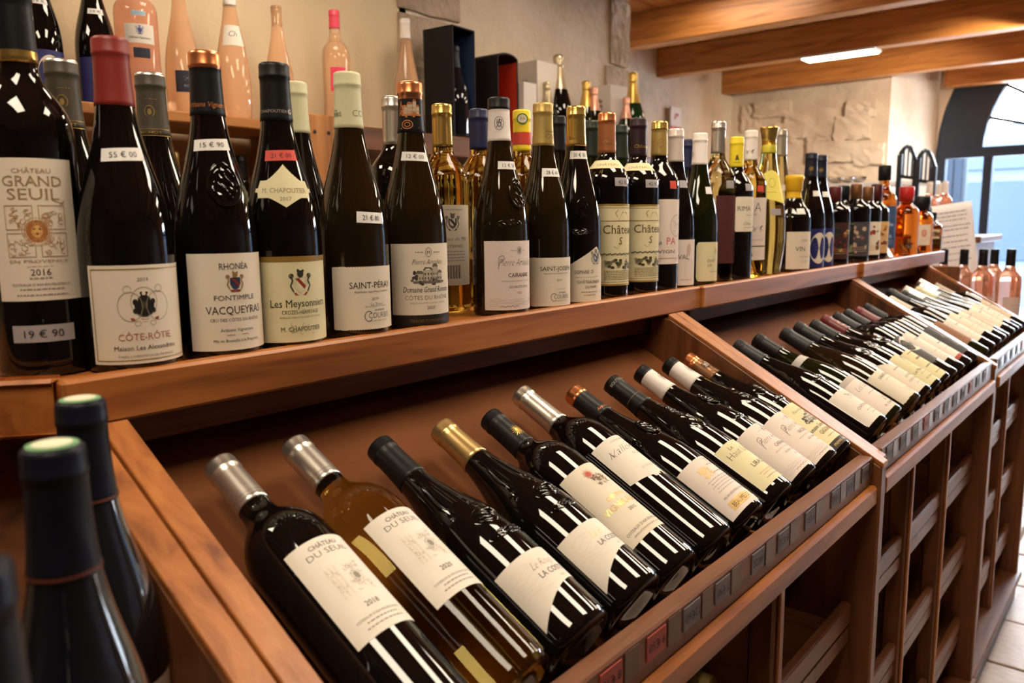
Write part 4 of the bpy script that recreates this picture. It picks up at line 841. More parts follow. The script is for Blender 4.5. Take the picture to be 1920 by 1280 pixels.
b = lying(.557, 'lying embossed bottle with black capsule and wavy-edged white label', 'burgundy', .0415, GD, .303); b.capsule(CK, .062, bands=[(.004, .006, CSIL)]); coste(b, 'Le Rouge', '#7a4a4a')
b = lying(.653, 'lying embossed bottle with satin gold capsule and wavy-edged white label', 'burgundy', .0415, GD, .303); b.capsule(cap('satin_gold', (.60, .41, .17), .3, .8), .064); coste(b, 'Le B', gold_ink())
def sun(A, u, v, k, c):
    A.ell(u, v, .0042 * k, .0042 * k, c, 14)
    for i in range(18):
        a = 2 * pi * i / 18; r = (.0095 if i % 2 else .0078) * k; A.poly([(u + .0046 * k * cos(a - .13), v + .0046 * k * sin(a - .13)), (u + r * cos(a), v + r * sin(a)), (u + .0046 * k * cos(a + .13), v + .0046 * k * sin(a + .13))], c)
b = lying(.738, 'lying dark bottle with black capsule bearing a gold sun, tall cream label', 'bordeaux', .0390, GD, .300); b.capsule(CK, .066); b.mark(lambda A: sun(A, 0, 0, 1.15, gold_ink()), b.H - .046, 0, .0012, name='emblem')
b.label(.046, .156, .074, PAPER, [('emblem', lambda A, W, v0, v1: (sun(A, -.004, v1 - .0145, .9, '#b8503a'), A.ell(.006, v1 - .026, .009, .009, '#cbbfa8', 18), A.scrolls(.004, v1 - .026, .011, .009, '#5e4658', 22, .0010, 3), A.scrolls(.004, v1 - .026, .009, .008, '#8a6a3a', 14, .0010, 6))), ('lettering', lambda A, W, v0, v1: (A.text('CHÂTEAU', 0, v0 + .0545, .0052, gold_ink(), w=.030), A.text('VIGNELAURE', 0, v0 + .0420, .0078, gold_ink(), w=.060), A.text('2015', .002, v0 + .0320, .0044, '#4a443e', w=.012), A.text('COTEAUX D’AIX EN PROVENCE', 0, v0 + .0115, .0034, '#4a443e', w=.062), A.text('APPELLATION D’ORIGINE CONTRÔLÉE', 0, v0 + .0060, .0020, '#6a625a', w=.052)))], az=radians(-8))
b = lying(.828, 'lying dark bottle with long silver capsule and torn-edged white label high on it', 'bordeaux', .0390, GD, .326); b.capsule(CSIL, .074)
b.label(.104, .178, .072, PAPERW, [('emblem', lambda A, W, v0, v1: A.line([(-.026, v1 - .026), (-.022, v1 - .020), (-.018, v1 - .027)], .0006, '#6a625c')), ('lettering', lambda A, W, v0, v1: (A.text('CÔTES DU RHÔNE', .004, v1 - .0085, .0024, '#9a9088', w=.026), A.text('Vallon', -.002, v1 - .0270, .0112, '#5a5450', shear=.4, serif=False, thin=.022, w=.040), A.text('le Gr', .012, v1 - .0365, .0058, '#6a645e', shear=.35, serif=False, thin=.014), A.small(.004, v0 + .0140, .024, '#d0c8bc', .004)))], az=radians(-6), bot=lambda t: -.010 * t + (.004 if .25 < t < .42 else 0) + (-.003 if -.1 < t < .12 else 0), nu=50)
b = lying(.918, 'lying bottle with copper-topped black capsule, white label with gold name band', 'burgundy', .0405, GD, .300); b.capsule(CK, .062, CCOP, .0165); b.mark(lambda A: A.text('Artisans Vignerons', .004, 0, .0052, CI, serif=False, shear=.3, w=.044), b.H - .056, radians(14), .0012); b.seal(.176, .0125, .0185, 0, .0016)
def a(A, W, v0, v1):
    A.text('T', .010, v1 - .010, .0060, '#4a4654'); A.small(.012, v1 - .0155, .026)
    for k, l in enumerate((.05, .044, .052, .046, .05)): A.small(.0, v0 + .034 + k * .0042, l, '#a8a0a0')
    A.small(.010, v0 + .058, .03, '#7a7474'); A.text('MIS EN BOUTEILLE À LA PROPRIÉTÉ', 0, v0 + .0230, .0030, '#5a4e4a', w=.056); A.text('BEAUMES DE VENISE', .002, v0 + .0085, .0068, '#33261a', w=.056)
b.label(.010, .097, .086, PAPERP, [('emblem', lambda A, W, v0, v1: (A.rect(-.030, v0 + .006, .034, v0 + .018, pr('gold_band', (.50, .33, .12), .45, .4)), A.scrolls(-.012, v1 - .022, .010, .010, pr('gold_band', 0), 22, .0010, 3), A.ring(-.012, v1 - .022, .006, .007, .0010, pr('gold_band', 0)))), ('lettering', a)], az=radians(-3))
b = lying(1.015, 'lying embossed bottle with black lettered capsule and slim ivory label', 'burgundy', .0405, GD, .298); b.capsule(CK, .068); b.mark(lambda A: (A.text('BOUTEILLE A LA', 0, .036, .0048, '#a8a296', serif=False, w=.042), A.rect(-.03, .001, .03, .0016, '#8a7a40')), b.H - .050, 0, .0024); b.seal(.160, .020, .030, 0, .0014, seed=21, oval=False); b.seal(.195, .012, .014, radians(10), .0012, seed=22, oval=False)
b.label(.018, .098, .066, PAPERY, lambda A, W, v0, v1: (A.text('Le', -.010, v1 - .012, .0062, '#5a563c', serif=False, shear=.1), A.text('Haut Lieu', .0, v1 - .024, .0110, '#4a4634', w=.050, serif=False, thin=.02), A.text('LIRAC', .002, v0 + .030, .0072, '#3a362c', w=.028), A.small(.002, v0 + .018, .036, '#c89a8a'), A.small(.002, v0 + .014, .030, '#c89a8a'), A.small(.002, v0 + .008, .03)), az=radians(-6))
for x_, t_, sb_, lab in ((1.107, 'CAIRANNE', 'LES HAUTES RIVES', 'lying bottle with white monogram capsule, first of two, crest moulded on its shoulder'), (1.198, 'VACQUEYRAS', 'LA GRANGE', 'lying bottle with white monogram capsule, second of two, next to the copper brown one')):
    b = lying(x_, lab, 'burgundy', .0410, GD, .302); b.capsule(CWHT, .062, CK, .0175); b.mark(lambda A: mono(A, 0, 0, 1.05), b.H - .038, radians(8), .0012, name='emblem')
    if x_ < 1.15: b.seal(.184, .0125, .0190, radians(10), .0016); b.seal(.128, .020, .006, 0, .0010, seed=9, oval=False, name='embossed_lettering')
    else: b.seal(.165, .022, .030, 0, .0014, seed=31, oval=False)
    b.label(.010, .104, .092, PAPERP, [('emblem', pierre_e), ('lettering', lambda A, W, v0, v1: pierre(A, W, v0, v1, t_, sb_))], az=radians(-3))
b = lying(1.265, 'lying bottle with copper-brown patterned capsule and ivory house-picture label by the divider', 'burgundy', .0405, GD, .300); b.capsule(CBRN, .062, CCOP, .0195); b.mark(lambda A: (A.house(0, -.004, .024, .020, '#6a3a14', '#3a1c0a'), A.ring(-.004, -.014, .006, .005, .0010, '#6a3a14')), b.H - .040, 0, .0014, name='emblem'); b.seal(.170, .022, .026, 0, .0014, seed=41, oval=False); b.seal(.128, .022, .008, 0, .0012, seed=42, oval=False)
b.label(.008, .110, .092, PAPERY, [('emblem', lambda A, W, v0, v1: (A.house(.0, v0 + .056, .034, .022), A.rect(-W, v0, W, v0 + .0130, '#2a1a10'))), ('lettering', lambda A, W, v0, v1: (A.text('Pierre Amadieu', .0, v1 - .020, .0060, '#6a6454', shear=.4, serif=False, thin=.012, w=.036), A.text('Domaine Grand Romane', 0, v0 + .042, .0074, '#2c2a20', w=.066), A.text('GIGONDAS', .002, v0 + .030, .0076, '#7a4a44', w=.042), A.small(.002, v0 + .022, .034), A.text('PREMIER TERROIR', 0, v0 + .004, .0042, '#c8a860', w=.046)))], az=radians(-4))
# slope of the middle unit
b = lying(1.468, 'lying bottle with charcoal capsule and glossy label, first past the divider', 'burgundy', .0405, GD, .300); b.capsule(CGREY, .064); b.seal(.135, .026, .010, 0, .0010, seed=51, oval=False)
b.label(.012, .092, .084, PAPERW, [('emblem', lambda A, W, v0, v1: A.scrolls(-.006, v1 - .018, .008, .009, '#8a8a98', 12, .0009, 3)), ('lettering', lambda A, W, v0, v1: (A.text('CHÂTEAUNEUF', .0, v0 + .030, .0055, '#4a4442', w=.050), A.small(.002, v0 + .020, .034), A.small(.002, v0 + .012, .026)))])
b = lying(1.562, 'lying bottle with white neck band and rosy script label, second past the divider', 'burgundy', .0410, GG, .300); b.capsule(CK, .058); b.label(.190, .206, .075, pr('neck_grey', (.5, .47, .45), .5), None, name='neck_band', nv=8)
b.label(.012, .108, .092, PAPERP, [('emblem', lambda A, W, v0, v1: (A.scrolls(.0, v0 + .022, .010, .007, '#8a6a4a', 12, .0008, 4), A.rect(-W, v1 - .012, W, v1, '#b8aca4'))), ('lettering', lambda A, W, v0, v1: (A.text('Les Granges', .0, v1 - .036, .0130, '#5a5664', shear=.4, serif=False, thin=.02, w=.060), A.small(.002, v0 + .046, .044), A.text('M. CHAPOUTIER', .0, v0 + .008, .0052, '#4a4442', w=.046)))])
b = lying(1.702, 'lying bottle with charcoal capsule and deckle-edged cream label after a gap', 'burgundy', .0405, GB, .297); b.capsule(CGREY, .068); b.label(.012, .092, .092, PAPER, lambda A, W, v0, v1: (A.text('SAINT-JOSEPH', .0, v1 - .018, .0066, '#3a3836', w=.054), A.small(0, v1 - .026, .04), courbis(A, v0 - .002, .012)), top=deckle(24, .0009), bot=deckle(24, -.0009), nu=48)
b = lying(1.793, 'lying embossed bottle with charcoal capsule and slanted cream label', 'burgundy', .0405, GD, .303); b.capsule(CGREY, .066); b.seal(.155, .024, .030, 0, .0016, seed=61, oval=False); b.label(.012, .086, .092, PAPER, lambda A, W, v0, v1: (A.rect(-.020, v1 - .010, .006, v1 - .0085, '#8a3038'), A.text('DOMAINE', 0, v0 + .036, .0058, '#5a5044', w=.036), A.text('CHÂTEAUNEUF', 0, v0 + .024, .0052, '#6a6050', w=.046), A.small(0, v0 + .014, .03)), top=lambda t: .030 * -t)
b = lying(1.880, 'lying bottle with charcoal capsule and pale green label with tower', 'burgundy', .0405, GD, .297); b.capsule(CGREY, .066); b.seal(.160, .022, .030, 0, .0016, seed=62, oval=False); b.label(.010, .106, .090, PAPERY, [('emblem', lambda A, W, v0, v1: A.poly([(-.010, v1 - .040), (.010, v1 - .040), (.006, v1 - .012), (-.002, v1 - .008), (-.006, v1 - .014)], '#5a5a3c')), ('lettering', lambda A, W, v0, v1: (A.text('Les Meysonniers', 0, v0 + .036, .0072, '#3a382c', w=.060), A.small(0, v0 + .028, .04), A.text('M. CHAPOUTIER', 0, v0 + .012, .0048, '#4a4838', w=.044)))])
b = lying(1.966, 'lying bottle with burgundy red capsule with pale seal, ivory label, nearer of two', 'burgundy', .0405, GD, .302); b.capsule(CBRD, .066); b.mark(lambda A: A.ell(0, 0, .010, .012, '#b8968c', 18), b.H - .044, 0, .0012, name='emblem'); b.seal(.158, .022, .028, 0, .0016, seed=63, oval=False); b.label(.010, .104, .090, PAPERY, lambda A, W, v0, v1: (A.rect(-.02, v1 - .010, .012, v1 - .008, '#a04a40'), A.small(0, v1 - .032, .036, '#7a5a3a', .005), A.small(0, v0 + .036, .048, '#6a5a3a', .003), A.small(0, v0 + .014, .044, '#8a6a4a', .002)))
b = lying(2.052, 'lying bottle with charcoal capsule, dark label with round silvery picture', 'bordeaux', .0390, GD, .302); b.capsule(CGREY, .066); b.label(.050, .150, .082, pr('dark_grey_paper', (.06, .055, .05), .6), [('emblem', lambda A, W, v0, v1: (A.ell(-.004, v1 - .032, .028, .026, PAPERW, 28), A.scrolls(-.004, v1 - .032, .020, .018, '#6a6460', 24, .0012, 3), A.ell(-.004, v1 - .036, .014, .008, '#4a4644', 12)))])
b = lying(2.136, 'lying bottle with charcoal capsule and plain white label next to the dark-labelled one', 'bordeaux', .0390, GD, .302); b.capsule(CGREY, .066); b.label(.040, .150, .080, PAPERW, lambda A, W, v0, v1: (A.text('CHÂTEAU', 0, v1 - .030, .0062, '#5a5250', w=.034), A.small(0, v0 + .03, .04), A.small(0, v0 + .02, .03)))
b = lying(2.220, 'lying bottle with burgundy red capsule, white label with red foot band, farther of two', 'bordeaux', .0390, GD, .300); b.capsule(CBRD, .066); b.label(.024, .130, .082, PAPERW, [('emblem', lambda A, W, v0, v1: A.rect(-W, v0, W, v0 + .010, '#a8402c')), ('lettering', lambda A, W, v0, v1: (A.small(0, v0 + .060, .034, '#6a5a54', .003), A.small(0, v0 + .04, .04)))])
b = lying(2.304, 'lying bottle with charcoal capsule and black label with grey script, last of the middle slope', 'bordeaux', .0390, GD, .303); b.capsule(CGREY, .066); b.label(.030, .140, .082, pr('soft_black_paper', (.035, .032, .034), .6), lambda A, W, v0, v1: (A.scrolls(0, v0 + .064, .018, .008, '#9a948c', 12, .001, 7), A.scrolls(0, v0 + .030, .014, .010, '#7a746c', 10, .001, 4)))
# slope of the far unit
far = [(2.470, 'long cream capsule and brown label', 'flute', .036, GG, .330, cap('cream', (.74, .64, .50), .45), 'brown'), (2.555, 'cream capsule tipped in red', 'bordeaux', .038, GD, .305, CBRD, 'white'), (2.640, 'long black capsule and cream label', 'burgundy', .040, GD, .335, CGREY, 'cream'), (2.722, 'black capsule and no label in sight', 'burgundy', .040, GD, .312, CGREY, 'cream'), (2.806, 'bright white tipped capsule', 'flute', .037, GD, .328, CSIL, 'tan'), (2.888, 'pale yellow capsule', 'burgundy', .040, GD, .313, CGRN, 'cream'), (2.970, 'silvery grey capsule and low label', 'burgundy', .039, GD, .322, CSIL, 'cream'), (3.052, 'long silvery grey capsule near the end', 'flute', .037, GD, .345, CSIL, 'white'), (3.135, 'beige capsule, last one beside the rosé bottles', 'bordeaux', .038, GD, .306, cap('beige', (.55, .45, .36), .5), 'tan')]
FP = {'brown': pr('brown_paper', (.28, .13, .07), .7), 'white': PAPERW, 'cream': PAPER, 'tan': pr('tan_paper', (.62, .50, .38), .7)}
for k, (x_, d_, pf, R_, g_, H_, cm, lp) in enumerate(far):
    b = lying(x_, 'lying bottle on the far slope with ' + d_, pf, R_, g_, H_, 36); b.capsule(cm, .070, CBRD if k == 1 else (CWHT if k == 4 else None), .008)
    if k == 1: b.cap.data.materials[0] = PAPER
    lo, hi = ((.05, .15), (.04, .14))[k % 2]; b.label(lo, hi, .078, FP[lp], lambda A, W, v0, v1: (A.small(0, v1 - .03, .036, '#7a6e62', .003), A.small(0, v0 + .034, .04), A.small(0, v0 + .02, .03)))
# ------------------------------------------------------------------ big blurred bottles at lower left
GF = 'blurred upright bottles at the near corner'
for px, d, lab in (((150, 750), .545, 'blurred upright dark bottle with pale green cap disc, the one behind, touching the shelf lip'), ((98, 836), .425, 'largest blurred upright bottle with pale green cap disc, in front at lower left')):
    r = ray(*px); P = r * d / F; 
    b = Bottle('wine_bottle', lab, 'wine bottle', 'burgundy', P.z + .417, .0420, GBL, GF, 48); b.stand(P.x, P.y, -.417)
    b.capsule(pr('capsule_dusk_blue', (.008, .009, .015), .38, spec=.15), .070)
    b.mark(lambda A: A.rect(-.05, 0, .05, .0018, '#5a2a1e'), b.H - .0685, 0, .0011, name='band')
    V, Fc = lathe([(.0128, 0), (.0128, .0008), (.0105, .0011)], 28); mk('cap_disc', [(x, y, z + b.H + .0004) for x, y, z in V], Fc, pr('cap_green', (.16, .33, .16), .5), b.cap)
    V, Fc = lathe([(.0098, 0), (.0098, .0006)], 28); mk('cap_print', [(x, y, z + b.H + .0013) for x, y, z in V], Fc, pr('cap_cream', (.66, .64, .48), .5), b.cap)
    b.label(.01, .10, .09, PAPER, None, az=radians(10))
b = Bottle('wine_bottle', 'blurred dark bottle shoulder cut off at the lower left corner', 'wine bottle', 'burgundy', .300, .0430, GBL, GF, 48); P = on_z(-75, 1065, -.117); b.stand(P.x, P.y, -.417); b.capsule(pr('capsule_dusk_blue', 0), .070)
# ------------------------------------------------------------------ rosé bottles past the far end
for k, (u, d) in enumerate(((1771, 3.30), (1809, 3.20), (1845, 3.05), (1866, 3.30), (1897, 3.00))):
    P = ray(u, 467) * d / F
    b = Bottle('rose_bottle', ('rosé bottle with black cap nearest the shelf end, farthest left of five', 'rosé bottle with black cap in front of the pinned sheet, second of five', 'rosé bottle with black cap, middle of the five by the door', 'rosé bottle with black cap half hidden, fourth of the five', 'rosé bottle with black cap farthest right, against the door')[k], 'rosé bottle', 'bordeaux', P.z + .43, .041, ROSE, 'rosé bottles at the far end', 36); b.stand(P.x, P.y, -.43); b.capsule(CK, .062)
    b.label(.05, .13, .09, pr('pale_rose_paper', (.70, .55, .50), .6), lambda A, W, v0, v1: (A.small(0, v0 + .05, .04), A.small(0, v0 + .035, .03)), az=radians(-40))
# sheet of paper standing at the end of the shelf
sh = empty('notice_sheet', (3.47, .80, -.42)); tag(sh, 'white printed sheet standing behind the last bottles at the shelf end', 'paper')
P0, P1 = on_z(1742, 385, .05), None
def sp(u, v, d): return ray(u, v) * d / F - Vector(sh.location)
g = []; NN = 10
for i in range(NN + 1):
    for j in range(NN + 1):
        s_, t_ = i / NN, j / NN; u = 1738 + 82 * s_ + 14 * t_ * s_; v = 388 + 150 * t_ - 12 * s_
        g.append(sp(u + 2, v, 3.66 + .05 * sin(s_ * 2.2) + .03 * t_))
Fc = [(i * (NN + 1) + j, i * (NN + 1) + j + 1, (i + 1) * (NN + 1) + j + 1, (i + 1) * (NN + 1) + j) for i in range(NN) for j in range(NN)]
so = mk('sheet', g, Fc, pr('sheet_paper', (.74, .70, .72), .8), sh, None, True); sm = so.modifiers.new('thickness', 'SOLIDIFY'); sm.thickness = .0006
tv = []; tf = []; rn = random.Random(5)
def gp(s_, t_):
    i = min(int(s_ * NN), NN - 1); j = min(int(t_ * NN), NN - 1); fs, ft = s_ * NN - i, t_ * NN - j
    A_, B_, C_, D_ = g[i * (NN + 1) + j], g[(i + 1) * (NN + 1) + j], g[i * (NN + 1) + j + 1], g[(i + 1) * (NN + 1) + j + 1]
    return (A_ * (1 - fs) + B_ * fs) * (1 - ft) + (C_ * (1 - fs) + D_ * fs) * ft
off = (Vector((0, 0, CAMZ * 0)) - (Vector(sh.location) + g[60])).normalized() * .0016
for r_i, t_ in enumerate((.10, .15, .20, .27, .32, .40, .47, .54, .62, .70)):
    s_ = .14
    while s_ < .82:
        l = rn.uniform(.03, .12); n0 = len(tv); tv += [gp(s_, t_) + off, gp(s_ + l, t_) + off, gp(s_ + l, t_ + .012) + off, gp(s_, t_ + .012) + off]; tf.append((n0, n0 + 1, n0 + 2, n0 + 3)); s_ += l + .02
mk('lettering', tv, tf, ink('#8f8a98'), so)
# ------------------------------------------------------------------ back wall shelf: bottles and boxes
BYY = 1.90
def rose(px, lab, prof, R, glass, capm, cl, paper=None, lv=None, lw=.06, art=None, H=None, y=BYY, name='rose_bottle', cat='rosé bottle', zz=.262, az=radians(8)):
    P = on_y(px[0], px[1], y); h = H or P.z - zz
    b = Bottle(name, lab, cat, prof, h, R, glass, 'bottles on the back wall shelf', 36); b.ca = -atan2(P.x, y); b.stand(P.x, y, zz)
    if capm: b.capsule(capm, cl)
    if paper: b.label(lv[0], lv[1], lw, paper, art, az=az)
    return b
for px, lab, yy in (((62, -60), 'dark bottle with blue label and cream oval at the far left of the wall shelf', 1.90), ((168, -52), 'dark bottle with blue label on the wall shelf, second from the left', 1.90)):
    b = rose(px, lab, 'burgundy', .0425, GD, CK, .07, name='wine_bottle', cat='wine bottle', H=.33, y=yy); bluelabel(b, radians(14)); b.price(.205, '19 €', az=radians(10), w=.032, h=.012)
b = rose((247, -60), 'stout rosé magnum with white label with blue crest on the wall shelf', 'wide_shoulder', .0470, ROSE, CSIL, .06, PAPERW, (.150, .192), .066, [('emblem', lambda A, W, v0, v1: A.crest(0, v1 - .014, .0050, '#5a62a0', '#3a4480', '#7a80b0')), ('lettering', lambda A, W, v0, v1: (A.text('Château Vignelaure', 0, v0 + .010, .0050, '#5a5468', shear=.2, w=.046)))], H=.335)
b.label(.118, .140, .036, pr('navy_paper', (.012, .014, .035), .5), None, az=radians(10)); b.price(.215, '', az=radians(8), w=.03, h=.010, mat=pr('sky_tag', (.35, .5, .65), .5))
rose((333, -22), 'rosé bottle with black cap and square dark label on the wall shelf', 'provence', .0420, ROSE2, CK, .045, pr('navy_paper', 0), (.055, .105), .050, lambda A, W, v0, v1: (A.scrolls(.004, v1 - .018, .010, .006, '#8a8fa0', 8, .001, 3), A.text('ROSÉ', .004, v0 + .012, .006, '#8a8fa0', w=.02)), H=.33)
rose((427, -40), 'peach rosé bottle with white capsule and shield-shaped label on the wall shelf', 'provence', .0435, ROSE2, CWHT, .06, PAPERW, (.185, .235), .05, lambda A, W, v0, v1: A.text('Ch', .0, v0 + .022, .014, '#5a5a70', serif=False, shear=.3), H=.345)
rose((517, 12), 'slender rosé bottle with clear glass stopper on the wall shelf', 'provence', .0400, ROSE2, W_CLEAR, .050, None, None)
rose((626, 20), 'rosé bottle with pink-red capsule and pink label on the wall shelf', 'bordeaux', .0390, ROSE2, CPNK, .050, pr('pink_paper', (.75, .05, .12), .5), (.100, .165), .045, lambda A, W, v0, v1: (A.scrolls(0, v0 + .03, .010, .012, '#e8c8c8', 8, .001, 5)), zz=.272)
rose((759, 36), 'tall slim rosé bottle with white and silver capsule beside the black box', 'slim', .0430, ROSE2, CWHT, .060, None, None, zz=.272)
def giftbox(name, lab, px_tl, y, W, D, H, rz, outer, inner=None, zz=.272, arch=False, openf=True, marks=0, tcol='#8a2f2a'):
    P = on_y(px_tl[0], px_tl[1], y); r = empty(name, (P.x, y, zz), (0, 0, rz)); tag(r, lab, 'box', 'gift boxes on the wall shelf'); t = .005
    if openf:
        box('side', -W / 2, -W / 2 + t, -D / 2, D / 2, 0, H, outer, r, .001); box('side', W / 2 - t, W / 2, -D / 2, D / 2, 0, H, outer, r, .001)
        box('back', -W / 2 + t, W / 2 - t, D / 2 - t, D / 2, 0, H, inner, r, 0); box('bottom', -W / 2 + t, W / 2 - t, -D / 2, D / 2 - t, 0, t, inner, r, 0)
        box('lining', -W / 2 + t, -W / 2 + t + .001, -D / 2 + .003, D / 2 - t, t, H - t, inner, r, 0); box('lining', W / 2 - t - .001, W / 2 - t, -D / 2 + .003, D / 2 - t, t, H - t, inner, r, 0)
        if arch:
            V = []; n = 10
            for i in range(n + 1):
                q = pi * i / n; 
                for yy in (-D / 2, D / 2):
                    V += [(-W / 2 * cos(q), yy, H - .001 + .020 * sin(q)), (-(W / 2 - t) * cos(q), yy, H - .001 + (.020 - t) * sin(q))]
            Fc = []
            for i in range(n): a, b2 = i * 4, i * 4 + 4; Fc += [(a, b2, b2 + 2, a + 2), (a + 1, a + 3, b2 + 3, b2 + 1), (a, a + 1, b2 + 1, b2), (a + 2, b2 + 2, b2 + 3, a + 3)]
            mk('lid', V, Fc, outer, r)
        else: box('lid', -W / 2, W / 2, -D / 2, D / 2, H, H + t, outer, r, .001)
    else:
        box('carton', -W / 2, W / 2, -D / 2, D / 2, 0, H, outer, r, .002); 
        for s_ in (-1, 1): box('lid_flap', -W / 2 + .002, W / 2 - .002, -.001 + (0 if s_ > 0 else -D / 2 + .002), D / 2 - .002 if s_ > 0 else -.002, H, H + .001, outer, r, 0)
    if marks:                                                   # upright lettering, too blurred to read in the photograph
        A = Art(); rn_ = random.Random(marks)
        for i in range(marks):
            c_ = -i * .030; A.ring(0, c_, .010, .011, .0035, tcol, 14, rn_.uniform(0, 3), rn_.uniform(4, 6.5)); A.line([(-.010, c_ + rn_.uniform(-.008, .008)), (.010, c_ + rn_.uniform(-.008, .008))], .0035, tcol)
        mk('lettering', [(-W / 2 - .0008, -x, y_ + H * .80) for x, y_ in A.V], A.F, A.mats, r, A.M)
    return r
NB = pr('box_black', (.010, .007, .009), .6, spec=.3); NI = pr('box_navy', (.02, .035, .085), .35); RI_ = pr('box_red', (.45, .035, .012), .5); WB = pr('box_white', (.66, .60, .54), .6)
g1 = giftbox('gift_box', 'tall black gift box, open side lined in navy, against the stone pier', (842, 80), 1.90, .115, .125, .345, radians(4), NB, NI)
g2 = giftbox('gift_box', 'lower black gift box lined in red with rounded lid', (927, 115), 1.90, .115, .120, .285, radians(2), NB, RI_, arch=True)
giftbox('gift_box', 'tall glossy white carton behind, right of the red-lined box', (1003, 118), 1.93, .125, .120, .315, radians(0), pr('box_pearl', (.62, .55, .48), .25), openf=False, marks=2, tcol='#7a6e6a')
giftbox('gift_box', 'small pale carton in front of the tall glossy white one', (985, 158), 1.845, .075, .045, .215, radians(0), WB, openf=False)
giftbox('gift_box', 'white carton with vertical dark red lettering by the pier corner', (1142, 146), 1.93, .110, .110, .290, radians(-6), WB, openf=False, marks=6, tcol='#6e3038')
b = Bottle('champagne_bottle', 'dark bottle standing inside the navy-lined black box', 'champagne bottle', 'champagne', .29, .042, GBL, 'bottles on the back wall shelf', 32); b.stand(g1.location.x, 1.875, .278); b.capsule(cap('ink_blue', 0), .07)
def champ(px, lab, y, foil, glass, H=None, collar=None):
    P = on_y(px[0], px[1], y); h = P.z - .272; b = Bottle('champagne_bottle', lab, 'champagne bottle', 'champagne', h, .0465 * min(1.12, h / .30), glass, 'champagne on the back wall shelf', 32); b.stand(P.x, y, .272)
    L = h * .36; H = h
    rings = [(b.f(H - L) + .0006, H - L)] + [(b.f(H - L + L * .62 * i / 8) + .0008, H - L + L * .62 * i / 8) for i in range(1, 9)] + [(b.f(H) * 1.02, H - L * .34), (b.f(H) * 1.16, H - L * .30), (b.f(H) * 1.16, H - L * .26), (b.f(H) * 1.04, H - L * .22), (b.f(H) * 1.22, H - L * .10), (b.f(H) * 1.18, H - L * .03), (b.f(H) * .8, H + .002), (.004, H + .003)]
    V, Fc = lathe(rings, 32, False, True); b.cap = mk('foil', V, Fc, foil, b.root, None, True); return b
SF = cap('champagne_foil', (.55, .45, .30), .3, .8); GF_ = cap('gold_foil', (.70, .45, .12), .32, .85); PF = cap('pink_foil', (.70, .36, .26), .35, .7)
champ((1047, 104), 'tall champagne bottle with pale silver foil standing before the pier', 1.88, SF, GD)
champ((1026, 154), 'small champagne bottle with pale foil in front of the white carton', 1.86, SF, GG)
champ((1099, 153), 'champagne bottle with gold foil left of the lettered carton', 1.88, GF_, GG)
champ((1114, 164), 'small champagne bottle with pink foil touching the lettered carton', 1.85, PF, GG)
champ((1187, 137), 'tall green champagne bottle with gold foil right of the lettered carton', 1.88, GF_, pr('green_glass', (.012, .035, .012), .04))
champ((1174, 183), 'small champagne bottle with rosy gold foil right of the lettered carton', 1.85, PF, GG)
# dark bottles on the lower wall shelf
nd = 0
for k in range(14):
    x_ = .45 + k * .19 + random.uniform(-.03, .03)
    if x_ > 3.2 or abs(x_ - 1.35) < .09 or abs(x_ - 2.365) < .06: continue
    b = Bottle('wine_bottle', 'dim dark bottle on the lower wall shelf, %s from the left' % ('first second third fourth fifth sixth seventh eighth ninth tenth eleventh twelfth thirteenth fourteenth'.split()[nd]), 'wine bottle', 'burgundy' if k % 2 else 'bordeaux', .30, .039, GD, 'dim bottles on the lower wall shelf', 24); nd += 1; b.stand(x_, 1.92, -.12); b.capsule((CK, CGREY, CBRD, CGOLDM)[k % 4], .06); b.label(.02, .10, .07, PAPER, None, az=radians(20))
# small framed sign on the recess wall
P = on_y(1268, 224, 2.9); sg = empty('wall_sign', P); tag(sg, 'small white sign with red drawing leaning near the recess wall', 'sign')
box('board', -.075, .075, 0, .012, -.10, .085, CWHT, sg, .001); box('red_foot', -.075, .075, -.002, 0, -.10, -.05, pr('sign_red', (.45, .04, .03), .5), sg, 0); A = Art(); A.ring(0, .02, .032, .022, .010, '#b03a30', 14, .3, 4.2); A.line([(-.04, 0), (.03, .04)], .008, '#c06a5a'); mk('emblem', [(x, -.003, y_) for x, y_ in A.V], A.F, A.mats, sg, A.M)
# ------------------------------------------------------------------ far corner: wall shelf, iron rack, rosé
ws = empty('wall_ledge', (6.25, 1.9, .2)); tag(ws, 'pale ledge along the rough stone wall behind the spirits', 'shelf')
P = on_x(1575, 345, 6.25); par(box('ledge_board', 6.10, 6.40, 1.35, 2.35, P.z - .03, P.z, pr('ledge_pale', (.45, .42, .42), .6), None, .003), ws)
for k in range(2): par(box('bracket', 6.28, 6.40, 1.5 + k * .6, 1.53 + k * .6, P.z - .18, P.z - .03, BLACK, None, .003), ws)
for k, u in enumerate((1566, 1590, 1610)):
    Q = on_x(u, 335, 6.2); V, Fc = lathe([(.020, 0), (.040, .012), (.055, .035), (.058, .045), (.05, .045), (.035, .025), (.012, .012)], 16); o = mk('glass_bowl', V, Fc, W_CLEAR, None, None, True); o.location = (6.2, Q.y, P.z); tag(o, ('first small glass bowl on the pale ledge, above the dark red spirit label', 'second small glass bowl on the pale ledge', 'third small glass bowl on the pale ledge, nearest the tall black stopper')[k], 'bowl')
rk = empty('iron_rack', (5.2, 1.2, FL)); tag(rk, 'black wrought-iron rack with two arched ends near the door', 'rack')
def rod(a, b_, r=.011, nm='rod'): par(beam_between(nm, a, b_, r * 2, r * 2, BLACK, None, .002), rk)
